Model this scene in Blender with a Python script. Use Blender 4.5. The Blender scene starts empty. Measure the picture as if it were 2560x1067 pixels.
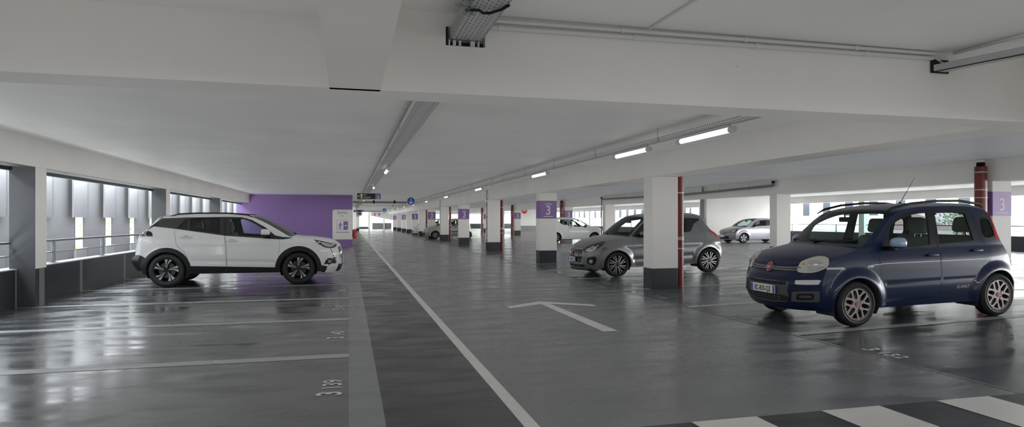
import bpy, bmesh, math, random
from mathutils import Vector, Matrix
from mathutils.geometry import delaunay_2d_cdt
random.seed(7)
SC = bpy.context.scene
COL = SC.collection
PI = math.pi
TH = math.atan(408/1593.0)
EYE = 1.36

# ---------------------------------------------------------------- materials
MATS = {}
def mat(name, col=(.8,.8,.8), rough=.5, metal=0., spec=.5, coat=0., emit=None, bump=0., bscale=40., var=0., vscale=3., alpha=1., trans=0.):
    if name in MATS: return MATS[name]
    m = bpy.data.materials.new(name); m.use_nodes = True
    nt = m.node_tree; N = nt.nodes; L = nt.links
    b = N['Principled BSDF']
    b.inputs['Base Color'].default_value = (*col, 1)
    b.inputs['Roughness'].default_value = rough
    b.inputs['Metallic'].default_value = metal
    b.inputs['Specular IOR Level'].default_value = spec
    b.inputs['Coat Weight'].default_value = coat
    b.inputs['Coat Roughness'].default_value = .04
    if emit:
        b.inputs['Emission Color'].default_value = (*emit[:3], 1); b.inputs['Emission Strength'].default_value = emit[3]
    if var or bump:
        tc = N.new('ShaderNodeTexCoord')
    if var:
        n = N.new('ShaderNodeTexNoise'); n.inputs['Scale'].default_value = vscale; n.inputs['Detail'].default_value = 5
        L.new(tc.outputs['Object'], n.inputs['Vector'])
        mr = N.new('ShaderNodeMapRange'); mr.inputs['From Min'].default_value = .3; mr.inputs['From Max'].default_value = .7
        mr.inputs['To Min'].default_value = 1-var; mr.inputs['To Max'].default_value = 1+var
        L.new(n.outputs['Fac'], mr.inputs['Value'])
        mx = N.new('ShaderNodeVectorMath'); mx.operation = 'SCALE'; mx.inputs[0].default_value = col
        L.new(mr.outputs['Result'], mx.inputs['Scale']); L.new(mx.outputs['Vector'], b.inputs['Base Color'])
    if bump:
        n2 = N.new('ShaderNodeTexNoise'); n2.inputs['Scale'].default_value = bscale; n2.inputs['Detail'].default_value = 4
        L.new(tc.outputs['Object'], n2.inputs['Vector'])
        bp = N.new('ShaderNodeBump'); bp.inputs['Strength'].default_value = bump; bp.inputs['Distance'].default_value = .01
        L.new(n2.outputs['Fac'], bp.inputs['Height']); L.new(bp.outputs['Normal'], b.inputs['Normal'])
    MATS[name] = m
    return m

def math_node(nt, op, a, b=None, c=None):
    n = nt.nodes.new('ShaderNodeMath'); n.operation = op
    for i, v in enumerate((a, b, c)):
        if v is None: continue
        if isinstance(v, (int, float)): n.inputs[i].default_value = v
        else: nt.links.new(v, n.inputs[i])
    return n.outputs[0]

def glass_mat(name, tint, gloss=.06):
    m = bpy.data.materials.new(name); m.use_nodes = True
    nt = m.node_tree; N = nt.nodes; L = nt.links
    N.remove(N['Principled BSDF'])
    tr = N.new('ShaderNodeBsdfTransparent'); tr.inputs['Color'].default_value = (*tint, 1)
    gl = N.new('ShaderNodeBsdfGlossy'); gl.inputs['Roughness'].default_value = .02
    ge = N.new('ShaderNodeNewGeometry'); dt = N.new('ShaderNodeVectorMath'); dt.operation = 'DOT_PRODUCT'
    L.new(ge.outputs['Normal'], dt.inputs[0]); L.new(ge.outputs['Incoming'], dt.inputs[1])
    k = math_node(nt, 'SUBTRACT', 1., math_node(nt, 'ABSOLUTE', dt.outputs['Value']))
    k = math_node(nt, 'POWER', math_node(nt, 'MAXIMUM', k, 0.), 5.)
    k = math_node(nt, 'MULTIPLY', k, .8)
    ad = N.new('ShaderNodeMath'); ad.operation = 'ADD'; ad.inputs[1].default_value = gloss
    L.new(k, ad.inputs[0])
    mx = N.new('ShaderNodeMixShader'); L.new(ad.outputs[0], mx.inputs[0]); L.new(tr.outputs[0], mx.inputs[1]); L.new(gl.outputs[0], mx.inputs[2])
    L.new(mx.outputs[0], N['Material Output'].inputs['Surface'])
    MATS[name] = m
    return m

def floor_mat(name, col, r0=.16, r1=.42, var=.18):
    """sealed resin floor: blotchy colour, uneven gloss, faint ripples, grit"""
    m = bpy.data.materials.new(name); m.use_nodes = True
    nt = m.node_tree; N = nt.nodes; L = nt.links; b = N['Principled BSDF']
    b.inputs['Specular IOR Level'].default_value = .62
    tc = N.new('ShaderNodeTexCoord')
    mp = N.new('ShaderNodeMapping'); mp.inputs['Scale'].default_value = (.5, 1.3, 1); L.new(tc.outputs['Object'], mp.inputs[0])
    n1 = N.new('ShaderNodeTexNoise'); n1.inputs['Scale'].default_value = 1.1; n1.inputs['Detail'].default_value = 4; n1.inputs['Roughness'].default_value = .6
    L.new(mp.outputs[0], n1.inputs['Vector'])
    n2 = N.new('ShaderNodeTexNoise'); n2.inputs['Scale'].default_value = 2.6; n2.inputs['Detail'].default_value = 5
    n2.inputs['Distortion'].default_value = .3; L.new(mp.outputs[0], n2.inputs['Vector'])
    s = math_node(nt, 'ADD', math_node(nt, 'MULTIPLY', n1.outputs['Fac'], .7), math_node(nt, 'MULTIPLY', n2.outputs['Fac'], .3))
    mr = N.new('ShaderNodeMapRange'); mr.interpolation_type = 'SMOOTHSTEP'; mr.inputs['From Min'].default_value = .22; mr.inputs['From Max'].default_value = .78
    mr.inputs['To Min'].default_value = 1-var; mr.inputs['To Max'].default_value = 1+var; L.new(s, mr.inputs['Value'])
    # pale grit specks
    v = N.new('ShaderNodeTexVoronoi'); v.inputs['Scale'].default_value = 9; L.new(tc.outputs['Object'], v.inputs['Vector'])
    sp = math_node(nt, 'LESS_THAN', v.outputs['Distance'], .028)
    wn = N.new('ShaderNodeSeparateColor'); L.new(v.outputs['Color'], wn.inputs[0])
    sp = math_node(nt, 'MULTIPLY', sp, math_node(nt, 'GREATER_THAN', wn.outputs[0], .86))
    sc = math_node(nt, 'ADD', mr.outputs['Result'], math_node(nt, 'MULTIPLY', sp, 2.5))
    mx = N.new('ShaderNodeVectorMath'); mx.operation = 'SCALE'; mx.inputs[0].default_value = col
    L.new(sc, mx.inputs['Scale']); L.new(mx.outputs['Vector'], b.inputs['Base Color'])
    rr = N.new('ShaderNodeMapRange'); rr.interpolation_type = 'SMOOTHSTEP'; rr.inputs['From Min'].default_value = .25; rr.inputs['From Max'].default_value = .78
    rr.inputs['To Min'].default_value = r0; rr.inputs['To Max'].default_value = r1; L.new(n2.outputs['Fac'], rr.inputs['Value'])
    L.new(rr.outputs['Result'], b.inputs['Roughness'])
    n3 = N.new('ShaderNodeTexNoise'); n3.inputs['Scale'].default_value = 1.1; n3.inputs['Detail'].default_value = 1; L.new(mp.outputs[0], n3.inputs['Vector'])
    n4 = N.new('ShaderNodeTexNoise'); n4.inputs['Scale'].default_value = 160; n4.inputs['Detail'].default_value = 2; L.new(tc.outputs['Object'], n4.inputs['Vector'])
    h = math_node(nt, 'ADD', n3.outputs['Fac'], math_node(nt, 'MULTIPLY', n4.outputs['Fac'], .004))
    bp = N.new('ShaderNodeBump'); bp.inputs['Strength'].default_value = .035; bp.inputs['Distance'].default_value = .02
    L.new(h, bp.inputs['Height']); L.new(bp.outputs['Normal'], b.inputs['Normal'])
    MATS[name] = m
    return m

def concrete_mat(name, col, joints=None):
    """painted cast concrete with pinholes and soft blotches; joints = spacing of faint slab joints along Y"""
    m = bpy.data.materials.new(name); m.use_nodes = True
    nt = m.node_tree; N = nt.nodes; L = nt.links; b = N['Principled BSDF']
    b.inputs['Roughness'].default_value = .45
    tc = N.new('ShaderNodeTexCoord')
    n1 = N.new('ShaderNodeTexNoise'); n1.inputs['Scale'].default_value = .8; n1.inputs['Detail'].default_value = 6; L.new(tc.outputs['Object'], n1.inputs['Vector'])
    mr = N.new('ShaderNodeMapRange'); mr.inputs['From Min'].default_value = .3; mr.inputs['From Max'].default_value = .7
    mr.inputs['To Min'].default_value = .95; mr.inputs['To Max'].default_value = 1.04; L.new(n1.outputs['Fac'], mr.inputs['Value'])
    v = N.new('ShaderNodeTexVoronoi'); v.inputs['Scale'].default_value = 7; L.new(tc.outputs['Object'], v.inputs['Vector'])
    cs = N.new('ShaderNodeSeparateColor'); L.new(v.outputs['Color'], cs.inputs[0])
    pit = math_node(nt, 'MULTIPLY', math_node(nt, 'LESS_THAN', v.outputs['Distance'], .045), math_node(nt, 'GREATER_THAN', cs.outputs[0], .8))
    sc = math_node(nt, 'SUBTRACT', mr.outputs['Result'], math_node(nt, 'MULTIPLY', pit, .3))
    if joints:
        sx = N.new('ShaderNodeSeparateXYZ'); L.new(tc.outputs['Object'], sx.inputs[0])
        f = math_node(nt, 'FRACT', math_node(nt, 'DIVIDE', sx.outputs[1], joints))
        ln = math_node(nt, 'LESS_THAN', f, .012/joints)
        sc = math_node(nt, 'SUBTRACT', sc, math_node(nt, 'MULTIPLY', ln, .16))
    mx = N.new('ShaderNodeVectorMath'); mx.operation = 'SCALE'; mx.inputs[0].default_value = col
    L.new(sc, mx.inputs['Scale']); L.new(mx.outputs['Vector'], b.inputs['Base Color'])
    n2 = N.new('ShaderNodeTexNoise'); n2.inputs['Scale'].default_value = 60; n2.inputs['Detail'].default_value = 4; L.new(tc.outputs['Object'], n2.inputs['Vector'])
    bp = N.new('ShaderNodeBump'); bp.inputs['Strength'].default_value = .12; bp.inputs['Distance'].default_value = .005
    L.new(n2.outputs['Fac'], bp.inputs['Height']); L.new(bp.outputs['Normal'], b.inputs['Normal'])
    MATS[name] = m
    return m

def dots_mat(name, col, px, py, rx, ry, metal=.35, axes=(0, 1)):
    """sheet metal perforated with rows of slots (object coordinates)"""
    m = bpy.data.materials.new(name); m.use_nodes = True
    nt = m.node_tree; N = nt.nodes; L = nt.links; b = N['Principled BSDF']
    b.inputs['Roughness'].default_value = .42; b.inputs['Metallic'].default_value = metal
    tc = N.new('ShaderNodeTexCoord'); sx = N.new('ShaderNodeSeparateXYZ'); L.new(tc.outputs['Object'], sx.inputs[0])
    row = math_node(nt, 'DIVIDE', sx.outputs[axes[0]], px)
    odd = math_node(nt, 'MULTIPLY', math_node(nt, 'MODULO', math_node(nt, 'FLOOR', row), 2.), .5)
    fx = math_node(nt, 'SUBTRACT', math_node(nt, 'FRACT', row), .5)
    fy = math_node(nt, 'SUBTRACT', math_node(nt, 'FRACT', math_node(nt, 'ADD', math_node(nt, 'DIVIDE', sx.outputs[axes[1]], py), odd)), .5)
    dx = math_node(nt, 'DIVIDE', fx, rx/px); dy = math_node(nt, 'DIVIDE', fy, ry/py)
    r2 = math_node(nt, 'ADD', math_node(nt, 'MULTIPLY', dx, dx), math_node(nt, 'MULTIPLY', dy, dy))
    hole = math_node(nt, 'LESS_THAN', r2, 1.)
    mx = N.new('ShaderNodeMix'); mx.data_type = 'RGBA'; L.new(hole, mx.inputs['Factor'])
    mx.inputs['A'].default_value = (*col, 1); mx.inputs['B'].default_value = (.02, .02, .02, 1)
    L.new(mx.outputs['Result'], b.inputs['Base Color'])
    MATS[name] = m
    return m

WHITE = concrete_mat('painted concrete', (.88, .86, .825))
CEILM = concrete_mat('painted ceiling', (.86, .855, .84), joints=2.45)
CEILD = concrete_mat('painted ceiling plank', (.78, .80, .81), joints=1.2)
DARK = mat('charcoal base paint', (.028, .032, .037), .38, bump=.1)
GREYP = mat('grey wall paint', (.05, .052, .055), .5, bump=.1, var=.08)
STRIPG = mat('mid grey line paint', (.17, .18, .18), .3, var=.06)
PURPLE = mat('purple wall paint', (.235, .14, .345), .42, bump=.08, bscale=30)
SIGNW = mat('sign white', (.82, .79, .76), .4)
PWHITE = mat('white line paint', (.62, .61, .59), .3, var=.08, vscale=8)
BAYLINE = mat('bay line paint', (.26, .265, .265), .28, var=.08, vscale=8)
BLACKP = mat('black line paint', (.022, .023, .026), .3, var=.15)
F_BAY = floor_mat('bay floor resin', (.088, .088, .089), .09, .34)
F_WALK = floor_mat('walkway resin', (.036, .036, .037), .2, .45)
F_AISLE = floor_mat('aisle resin', (.148, .152, .156), .15, .40)
F_RBAY = floor_mat('right bay resin', (.092, .099, .105), .08, .32)
GALV = mat('galvanised steel', (.50, .51, .52), .4, .25)
PERF = dots_mat('perforated tray bottom', (.44, .45, .46), .0275, .05, .0042, .010, 0.)
PERFS = dots_mat('perforated tray side', (.44, .45, .46), .03, .05, .005, .012, 0., axes=(2, 1))
PERFW = dots_mat('pale slotted tray side', (.66, .66, .64), .03, .05, .005, .012, 0., axes=(2, 1))
PERFB = dots_mat('pale tray bottom', (.58, .58, .57), .0275, .05, .0036, .009, 0.)
CONDW = mat('white conduit plastic', (.72, .72, .71), .35)
RAILM = mat('painted steel rail', (.16, .165, .18), .4, .3)
RED = mat('red pipe paint', (.15, .026, .022), .32)
RUBBER = mat('black rubber', (.012, .012, .012), .6)
TYRE = mat('tyre rubber', (.016, .016, .017), .55, bump=.15, bscale=90)
BLACKG = mat('gloss black', (.008, .008, .009), .12, coat=.5)
BLACKT = mat('black trim plastic', (.012, .012, .013), .5, spec=.3)
WRUB = mat('window surround rubber', (.004, .004, .005), .4, spec=.2)
DGREY = mat('dark grey plastic', (.075, .078, .08), .5)
CHROME = mat('chrome', (.75, .75, .76), .12, 1.)
ALU = mat('machined alloy', (.62, .62, .63), .25, .9)
ALUG = mat('grey alloy', (.25, .235, .225), .4, .6)
LAMPG = mat('headlight reflector', (.62, .62, .62), .12, .8)
DASH = mat('dashboard plastic', (.15, .16, .16), .6)
LENS = glass_mat('clear lens', (.93, .94, .95), .05)
GLASS = glass_mat('car window glass', (.62, .72, .70), .04)
GLASSD = glass_mat('privacy glass', (.10, .10, .11), .05)
REDL = mat('red lamp lens', (.60, .015, .02), .12, coat=.6)
SEAT = mat('grey seat fabric', (.27, .26, .24), .9)
SEATD = mat('dark seat fabric', (.03, .032, .035), .9)
LINER = mat('cabin lining', (.05, .05, .052), .8)
PLATE = mat('plate white', (.78, .77, .74), .35)
PBLUE = mat('plate blue', (.03, .12, .5), .35)
INK = mat('black ink', (.012, .012, .012), .5)
PANEL = mat('grey facade panel', (.178, .174, .178), .35, .0, var=.04)
PANELB = mat('blue grey facade panel', (.22, .26, .33), .4)
TUBE = mat('lamp diffuser', (.85, .85, .84), .3, emit=(1, 1, 1, .8))

# ---------------------------------------------------------------- mesh builder
class MB:
    def __init__(s): s.v = []; s.f = []; s.m = []; s.mats = []
    def mi(s, m):
        if m not in s.mats: s.mats.append(m)
        return s.mats.index(m)
    def face(s, pts, m):
        b = len(s.v); s.v.extend([tuple(p) for p in pts]); s.f.append(tuple(range(b, b+len(pts)))); s.m.append(s.mi(m))
    def box(s, x0, x1, y0, y1, z0, z1, m):
        b = len(s.v)
        s.v += [(x0,y0,z0),(x1,y0,z0),(x1,y1,z0),(x0,y1,z0),(x0,y0,z1),(x1,y0,z1),(x1,y1,z1),(x0,y1,z1)]
        for q in ((3,2,1,0),(4,5,6,7),(0,1,5,4),(1,2,6,5),(2,3,7,6),(3,0,4,7)):
            s.f.append(tuple(b+i for i in q)); s.m.append(s.mi(m))
        return s
    def prism(s, poly, fn, m, h=1., top=True):
        """poly: 2-D CCW list; fn(u, v, w) -> xyz; w in (0, h)"""
        n = len(poly); b = len(s.v); k = s.mi(m)
        s.v += [tuple(fn(u, v, 0)) for u, v in poly] + [tuple(fn(u, v, h)) for u, v in poly]
        s.f.append(tuple(b+i for i in reversed(range(n)))); s.m.append(k)
        if top: s.f.append(tuple(b+n+i for i in range(n))); s.m.append(k)
        for i in range(n):
            j = (i+1) % n; s.f.append((b+i, b+j, b+n+j, b+n+i)); s.m.append(k)
        return s
    def tube(s, pts, r, m, n=10, caps=True):
        pts = [Vector(p) for p in pts]; k = s.mi(m); rings = []
        up0 = Vector((0, 0, 1))
        for i, p in enumerate(pts):
            a = pts[max(i-1, 0)]; c = pts[min(i+1, len(pts)-1)]; t = (c-a).normalized()
            up = up0 if abs(t.z) < .95 else Vector((1, 0, 0))
            sd = t.cross(up).normalized(); u2 = sd.cross(t).normalized()
            rr = r[i] if isinstance(r, (list, tuple)) else r
            b = len(s.v); rings.append(b)
            for j in range(n):
                a2 = 2*PI*j/n; s.v.append(tuple(p + sd*math.cos(a2)*rr + u2*math.sin(a2)*rr))
        for a, b in zip(rings, rings[1:]):
            for j in range(n):
                j2 = (j+1) % n; s.f.append((a+j, b+j, b+j2, a+j2)); s.m.append(k)
        if caps:
            s.f.append(tuple(rings[0]+j for j in range(n))); s.m.append(k)
            s.f.append(tuple(rings[-1]+j for j in reversed(range(n)))); s.m.append(k)
        return s
    def lathe(s, prof, m, n=32, axis='z', c=(0, 0, 0), close=False):
        """prof: [(r, h)...] revolved about axis through c"""
        k = s.mi(m); b0 = len(s.v)
        for r, h in prof:
            for j in range(n):
                a = 2*PI*j/n; u, v = r*math.cos(a), r*math.sin(a)
                p = {'z': (u, v, h), 'y': (u, h, v), 'x': (h, u, v)}[axis]
                s.v.append((p[0]+c[0], p[1]+c[1], p[2]+c[2]))
        q = len(prof)
        for i in range(q if close else q-1):
            i2 = (i+1) % q
            for j in range(n):
                j2 = (j+1) % n; s.f.append((b0+i*n+j, b0+i*n+j2, b0+i2*n+j2, b0+i2*n+j)); s.m.append(k)
        return s
    def rbox(s, x0, x1, y0, y1, z0, z1, m, r=.02, seg=2, xf=None):
        bm = bmesh.new(); bmesh.ops.create_cube(bm, size=1)
        for v in bm.verts: v.co = Vector(((x0+x1)/2+v.co.x*(x1-x0), (y0+y1)/2+v.co.y*(y1-y0), (z0+z1)/2+v.co.z*(z1-z0)))
        bmesh.ops.bevel(bm, geom=list(bm.edges), offset=r, segments=seg, affect='EDGES', profile=.5)
        b = len(s.v); k = s.mi(m); bm.verts.ensure_lookup_table()
        for v in bm.verts: s.v.append(tuple(xf @ v.co if xf else v.co))
        for f in bm.faces: s.f.append(tuple(b+v.index for v in f.verts)); s.m.append(k)
        bm.free(); return s
    def text(s, txt, size, m, fn, sx=1., align='CENTER', h=0., bold=0.):
        """fn(u, v) -> xyz"""
        c = bpy.data.curves.new('txt', 'FONT'); c.body = txt; c.size = size; c.align_x = align; c.offset = bold
        o = bpy.data.objects.new('txt', c); COL.objects.link(o)
        dg = bpy.context.evaluated_depsgraph_get(); dg.update()
        me = o.evaluated_get(dg).to_mesh()
        b = len(s.v); k = s.mi(m)
        for v in me.vertices: s.v.append(tuple(fn(v.co.x*sx, v.co.y)))
        for p in me.polygons: s.f.append(tuple(b+i for i in p.vertices)); s.m.append(k)
        o.evaluated_get(dg).to_mesh_clear(); bpy.data.objects.remove(o); bpy.data.curves.remove(c)
        return s
    def build(s, name, parent=None, smooth=False, angle=None, fixn=False):
        me = bpy.data.meshes.new(name); me.from_pydata(s.v, [], s.f)
        for m in s.mats: me.materials.append(m)
        me.polygons.foreach_set('material_index', s.m)
        if fixn:
            bm = bmesh.new(); bm.from_mesh(me); bmesh.ops.remove_doubles(bm, verts=bm.verts, dist=1e-5); bmesh.ops.recalc_face_normals(bm, faces=bm.faces); bm.to_mesh(me); bm.free()
        if smooth:
            me.polygons.foreach_set('use_smooth', [True]*len(me.polygons))
            if angle: me.set_sharp_from_angle(angle=math.radians(angle))
        me.update()
        o = bpy.data.objects.new(name, me); COL.objects.link(o)
        if parent: o.parent = parent
        return o

def tag(o, label=None, cat=None, group=None, kind=None):
    if label: o['label'] = label
    if cat: o['category'] = cat
    if group: o['group'] = group
    if kind: o['kind'] = kind
    return o
def struct(o): o['kind'] = 'structure'; return o
def empty(name, loc=(0, 0, 0), rz=0):
    o = bpy.data.objects.new(name, None); COL.objects.link(o); o.location = loc; o.rotation_euler = (0, 0, rz); o.empty_display_size = .1
    return o
def copy_tree(o, parent=None):
    c = o.copy(); COL.objects.link(c); c.parent = parent
    for ch in list(o.children): copy_tree(ch, c)
    return c

# ---------------------------------------------------------------- camera
cd = bpy.data.cameras.new('camera'); cam = bpy.data.objects.new('camera', cd); COL.objects.link(cam); SC.camera = cam
cam.location = (0, 0, EYE); cam.rotation_euler = (PI/2, 0, -TH)
cd.sensor_width = 36; cd.lens = 1593/2560*36; cd.shift_y = 16.5/2560; cd.clip_end = 400

def fz(x):
    if x <= 5.13: return 0.
    if x <= 10.13: return .0245*(x-5.13)
    if x <= 14.5: return .1225 - (x-10.13)*(.0825/4.37)
    return max(.03, .04 - .01*(x-14.5)/.6)

# ================================================================ SETTING
Y0, Y1 = -9.0, 104.0
XS = [-5.3, -.0, .24, 1.12, 1.22, 5.13, 10.13, 14.5, 15.1, 28.0]
mb = MB()
fm = [F_BAY, STRIPG, F_WALK, PWHITE, F_AISLE, F_RBAY, F_RBAY, F_AISLE, F_AISLE]
F_STRIP = floor_mat('painted strip resin', (.185, .192, .192), .22, .45, .08)
F_WHITE = floor_mat('white painted line', (.60, .59, .57), .25, .45, .07)
fm[1] = F_STRIP; fm[3] = F_WHITE
for i in range(len(XS)-1):
    a, b = XS[i], XS[i+1]
    mb.face([(a, Y0, fz(a)), (b, Y0, fz(b)), (b, Y1, fz(b)), (a, Y1, fz(a))], fm[i])
mb.box(-5.6, 28.3, Y0, Y1, -.4, -.05, DARK)
FLOOR = struct(mb.build('floor'))

def fmark(name, poly, m, label=None, dz=.002):
    """flat painted marking on the floor, draped over its slope"""
    b = MB(); b.face([(x, y, fz(x)+dz) for x, y in poly], m)
    o = b.build(name, FLOOR)
    if label: o['label'] = label
    return o
def rect(x0, x1, y0, y1): return [(x0, y0), (x1, y0), (x1, y1), (x0, y1)]
F_LINE = floor_mat('bay line paint', (.32, .33, .33), .22, .45, .08)
F_BLACK = floor_mat('black crossing paint', (.022, .023, .026), .3, .5, .15)
# bay lines left
for k in range(-1, 12):
    y = 6.61+2.44*k
    fmark('bay_line', rect(-5.0, 0.0, y-.09, y+.09), F_LINE)
for k in range(0, 20):
    y = 6.53+2.45*k-2.45
    if k == 0: continue
    fmark('bay_line', [(5.13, y-.08), (10.13, y-.08), (10.13, y+.08), (5.13, y+.08)], F_LINE)
    if k < 18: fmark('bay_line', [(10.13, y-.08), (14.5, y-.08), (14.5, y+.08), (10.13, y+.08)], F_LINE)
# crossing
fmark('crossing_base', rect(1.22, 5.13, -2, 3.85), F_BLACK, 'black painted band of the pedestrian crossing', .002)
for x0 in (1.22, 2.23, 3.26, 4.28):
    fmark('crossing_stripe', rect(max(x0, 1.24) if x0 > 1.3 else 1.24, x0+.5, -2, 3.85), F_WHITE, 'white painted crossing stripe', .004) if x0 > 1.3 else None
# aisle arrow
fmark('arrow_marking', [(3.005, 7.25), (3.20, 7.25), (3.165, 9.86), (3.80, 9.40), (3.80, 9.62), (3.09, 10.22), (2.40, 9.72), (2.40, 9.50), (3.01, 9.86)], F_WHITE, 'white painted direction arrow')
def bay_no(txt, x, y, s=1, mt=None):
    b = MB()
    # s=+1: left bays, read facing -X ; s=-1 : right bays
    def fn(u, v): X = x - s*v; return (X, y + s*u, fz(X)+.003)
    b.text(txt[0], .265, mt or F_WHITE, lambda u, v: fn(u-.205, v), sx=.95, bold=.005)
    b.text(txt[1:], .215, mt or F_WHITE, lambda u, v: fn(u+.08, v), sx=.98, bold=.003)
    return b.build('bay_number', FLOOR)
for i, n in enumerate(['3139', '3140', '3141', '3142']):
    bay_no(n, -.06, 5.39+2.44*i)
WORN = floor_mat('worn number paint', (.30, .31, .31), .25, .5, .3)
for i, n in enumerate(['3132', '3131', '3130', '3129']):
    bay_no(n, 5.22, 5.33+2.45*i, -1, None if i == 0 else WORN)
# gutters between bays and aisle
fmark('gutter_line', rect(5.10, 5.14, 3.85, 100), mat('gutter grey', (.12, .125, .13), .35))

# ceilings
mb = MB()
mb.box(-5.6, -.0, Y0, 4.25, 2.65, 2.95, CEILM)
mb.box(0.0, 5.9, Y0, 4.25, 2.75, 2.95, CEILM)
mb.box(-5.6, 5.9, 4.5, 60, 2.63, 2.95, CEILM)
mb.box(-5.6, 5.9, 60, Y1, 2.60, 2.95, CEILM)
mb.box(6.1, 14.4, Y0, Y1, 2.74, 3.0, CEILD)
mb.box(14.4, 28.3, Y0, Y1, 2.82, 3.1, CEILM)
struct(mb.build('ceiling'))
def beam(name, x0, x1, y0, y1, z0, z1, label, m=None):
    b = MB(); b.box(x0, x1, y0, y1, z0, z1, m or WHITE)
    o = b.build(name); o['kind'] = 'structure'; o['label'] = label; return o
beam('ceiling_beam', 5.71, 6.27, Y0, Y1, 2.21, 2.97, 'long white beam over the first row of columns')
beam('ceiling_beam', 14.17, 14.73, Y0, Y1, 2.25, 3.05, 'long white beam over the second row of columns')
beam('ceiling_beam', -.12, .20, Y0, 4.3, 2.21, 2.97, 'white beam running toward the viewer overhead')
# cross beam with a pocket where the tray passes
cb = MB()
cb.box(-5.08, .63, 4.25, 4.58, 2.21, 2.95, WHITE)
cb.box(.90, 5.71, 4.25, 4.58, 2.21, 2.95, WHITE)
cb.box(.63, .90, 4.25, 4.58, 2.21, 2.533, WHITE)
cb.box(.63, .90, 4.25, 4.58, 2.66, 2.95, WHITE)
o = cb.build('ceiling_beam'); o['kind'] = 'structure'; o['label'] = 'white cross beam spanning the whole picture overhead'

# left facade: parapet, pilasters, lintel, rails
PIL = [-10.6, -3.25, 4.12, 11.48, 18.83, 26.2, 33.55]
mb = MB()
mb.box(-5.22, -4.99, Y0, 33.5, -.05, .59, DARK)
mb.box(-5.24, -4.985, Y0, 33.5, .59, .605, mat('pale parapet cap', (.62, .62, .64), .5))
for k in range(-1, 12):
    y = 6.61+2.44*k
    if y < 33: mb.box(-4.99, -4.986, y-.06, y+.06, .0, .59, STRIPG)
mb.box(-5.08, -4.73, Y0, 33.5, 2.19, 2.95, WHITE)
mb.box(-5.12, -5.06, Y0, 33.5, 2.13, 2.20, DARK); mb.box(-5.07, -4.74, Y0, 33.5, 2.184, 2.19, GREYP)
mb.box(-5.22, -4.99, Y0, -1.0, .6, 2.2, WHITE); mb.box(-7.0, -6.9, Y0, 11.9, -.5, 3.4, PANEL)  # unseen infill wall added to cut light on the beam; outer sheet replaces louvres
struct(mb.build('wall_left'))
def pilaster(y, label):
    r = empty('wall_pilaster', (-4.9, y, 0))
    tag(r, label, 'pilaster', 'pilasters along the open left facade', 'structure')
    b = MB(); w = .37
    x0, x1 = -.19, .165
    b.box(x0, x1, 0, w, .60, 2.188, WHITE)
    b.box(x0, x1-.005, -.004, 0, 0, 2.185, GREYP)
    b.build('shaft', r)
    b = MB(); b.box(x0, x1-.008, 0, w, 0, .60, DARK)
    b.box(x1-.008, x1-.004, .13, .31, 0, .60, STRIPG)
    b.build('base_band', r)
names = {4.12: 'white and grey pilaster nearest the viewer on the left facade', 11.48: 'white and grey pilaster at the left edge before the first window opening', 18.83: 'white and grey pilaster rising behind the white crossover rear', 26.2: 'white and grey pilaster beyond the white crossover roof', 33.55: ''}
for y in PIL[2:6]: pilaster(y, names[y])

def railing(y0, y1, label, x=-5.1, zt=1.02, zb=.60, posts=3, m=RAILM):
    r = empty('railing', (x, y0, zb)); tag(r, label, 'railing', 'railings on the parapets')
    L_ = y1-y0
    b = MB(); b.rbox(-.03, .03, 0, L_, zt-zb-.04, zt-zb, m, .008); b.build('handrail', r)
    b = MB(); b.box(-.012, .012, 0, L_, .185, .20, m); b.build('mid_rail', r)
    for k in range(posts):
        yy = L_*(k+.5)/posts
        b = MB(); b.box(-.006, .006, yy-.028, yy-.018, 0, zt-zb-.03, m); b.box(-.03, .03, yy-.018, yy+.018, 0, zt-zb-.03, m)
        b.box(-.05, .05, yy-.07, yy+.07, .004, .014, m); b.build('rail_post', r)
for i in range(1, 6):
    a, b_ = PIL[i]+.37, PIL[i+1]
    if b_ > 5:
        railing(a, b_-.01, ['', '', 'steel railing on the left parapet, at the picture edge', 'steel railing on the parapet left of the white crossover', 'steel railing on the parapet behind the white crossover', 'steel railing on the parapet by the purple wall'][i])

# facade panels outside the left openings
random.seed(3)
def facade_panel(y0, y1, x, z0, z1, m, label, tilt=0.):
    b = MB(); w = (y1-y0)/2
    b.box(-.02, .02, -w, w-.02, z0, z1, m); b.box(-.022, .03, w-.02, w, z0, z1, RAILM)
    o = b.build('facade_louvre'); o.location = (x, (y0+y1)/2, 0); o.rotation_euler = (0, 0, tilt)
    tag(o, label, 'louvre', 'metal louvres hung outside the left facade'); return o
K_ = 7.0/5.95
ORD = ['nearest', 'second', 'third', 'fourth', 'fifth', 'sixth', 'seventh', 'eighth', 'ninth', 'tenth', 'eleventh', 'twelfth', 'thirteenth', 'fourteenth', 'fifteenth', 'sixteenth', 'seventeenth', 'eighteenth', 'nineteenth', 'twentieth',
       'twenty-first', 'twenty-second', 'twenty-third', 'twenty-fourth', 'twenty-fifth', 'twenty-sixth', 'twenty-seventh', 'twenty-eighth', 'twenty-ninth', 'thirtieth', 'thirty-first', 'thirty-second', 'thirty-third', 'thirty-fourth']
yy = 15.76*K_-1.8*K_*3
k = 0
while yy < 52:
    facade_panel(yy+.66*K_+.2, yy+1.8*K_+.25, -6.93, -.5, 3.4, PANEL, '%s tall grey metal louvre outside the left openings' % ORD[k], -.06)
    facade_panel(yy-.18, yy+.93*K_, -6.82, 1.43, 3.4, PANEL, '%s short hanging metal louvre outside the left openings' % ORD[k], .10)
    facade_panel(yy-.02, yy+.89*K_, -6.82, -.5, .62, PANEL, 'low metal louvre under the %s hanging one outside the left openings' % ORD[k], .10)
    yy += 1.8*K_; k += 1

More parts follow.
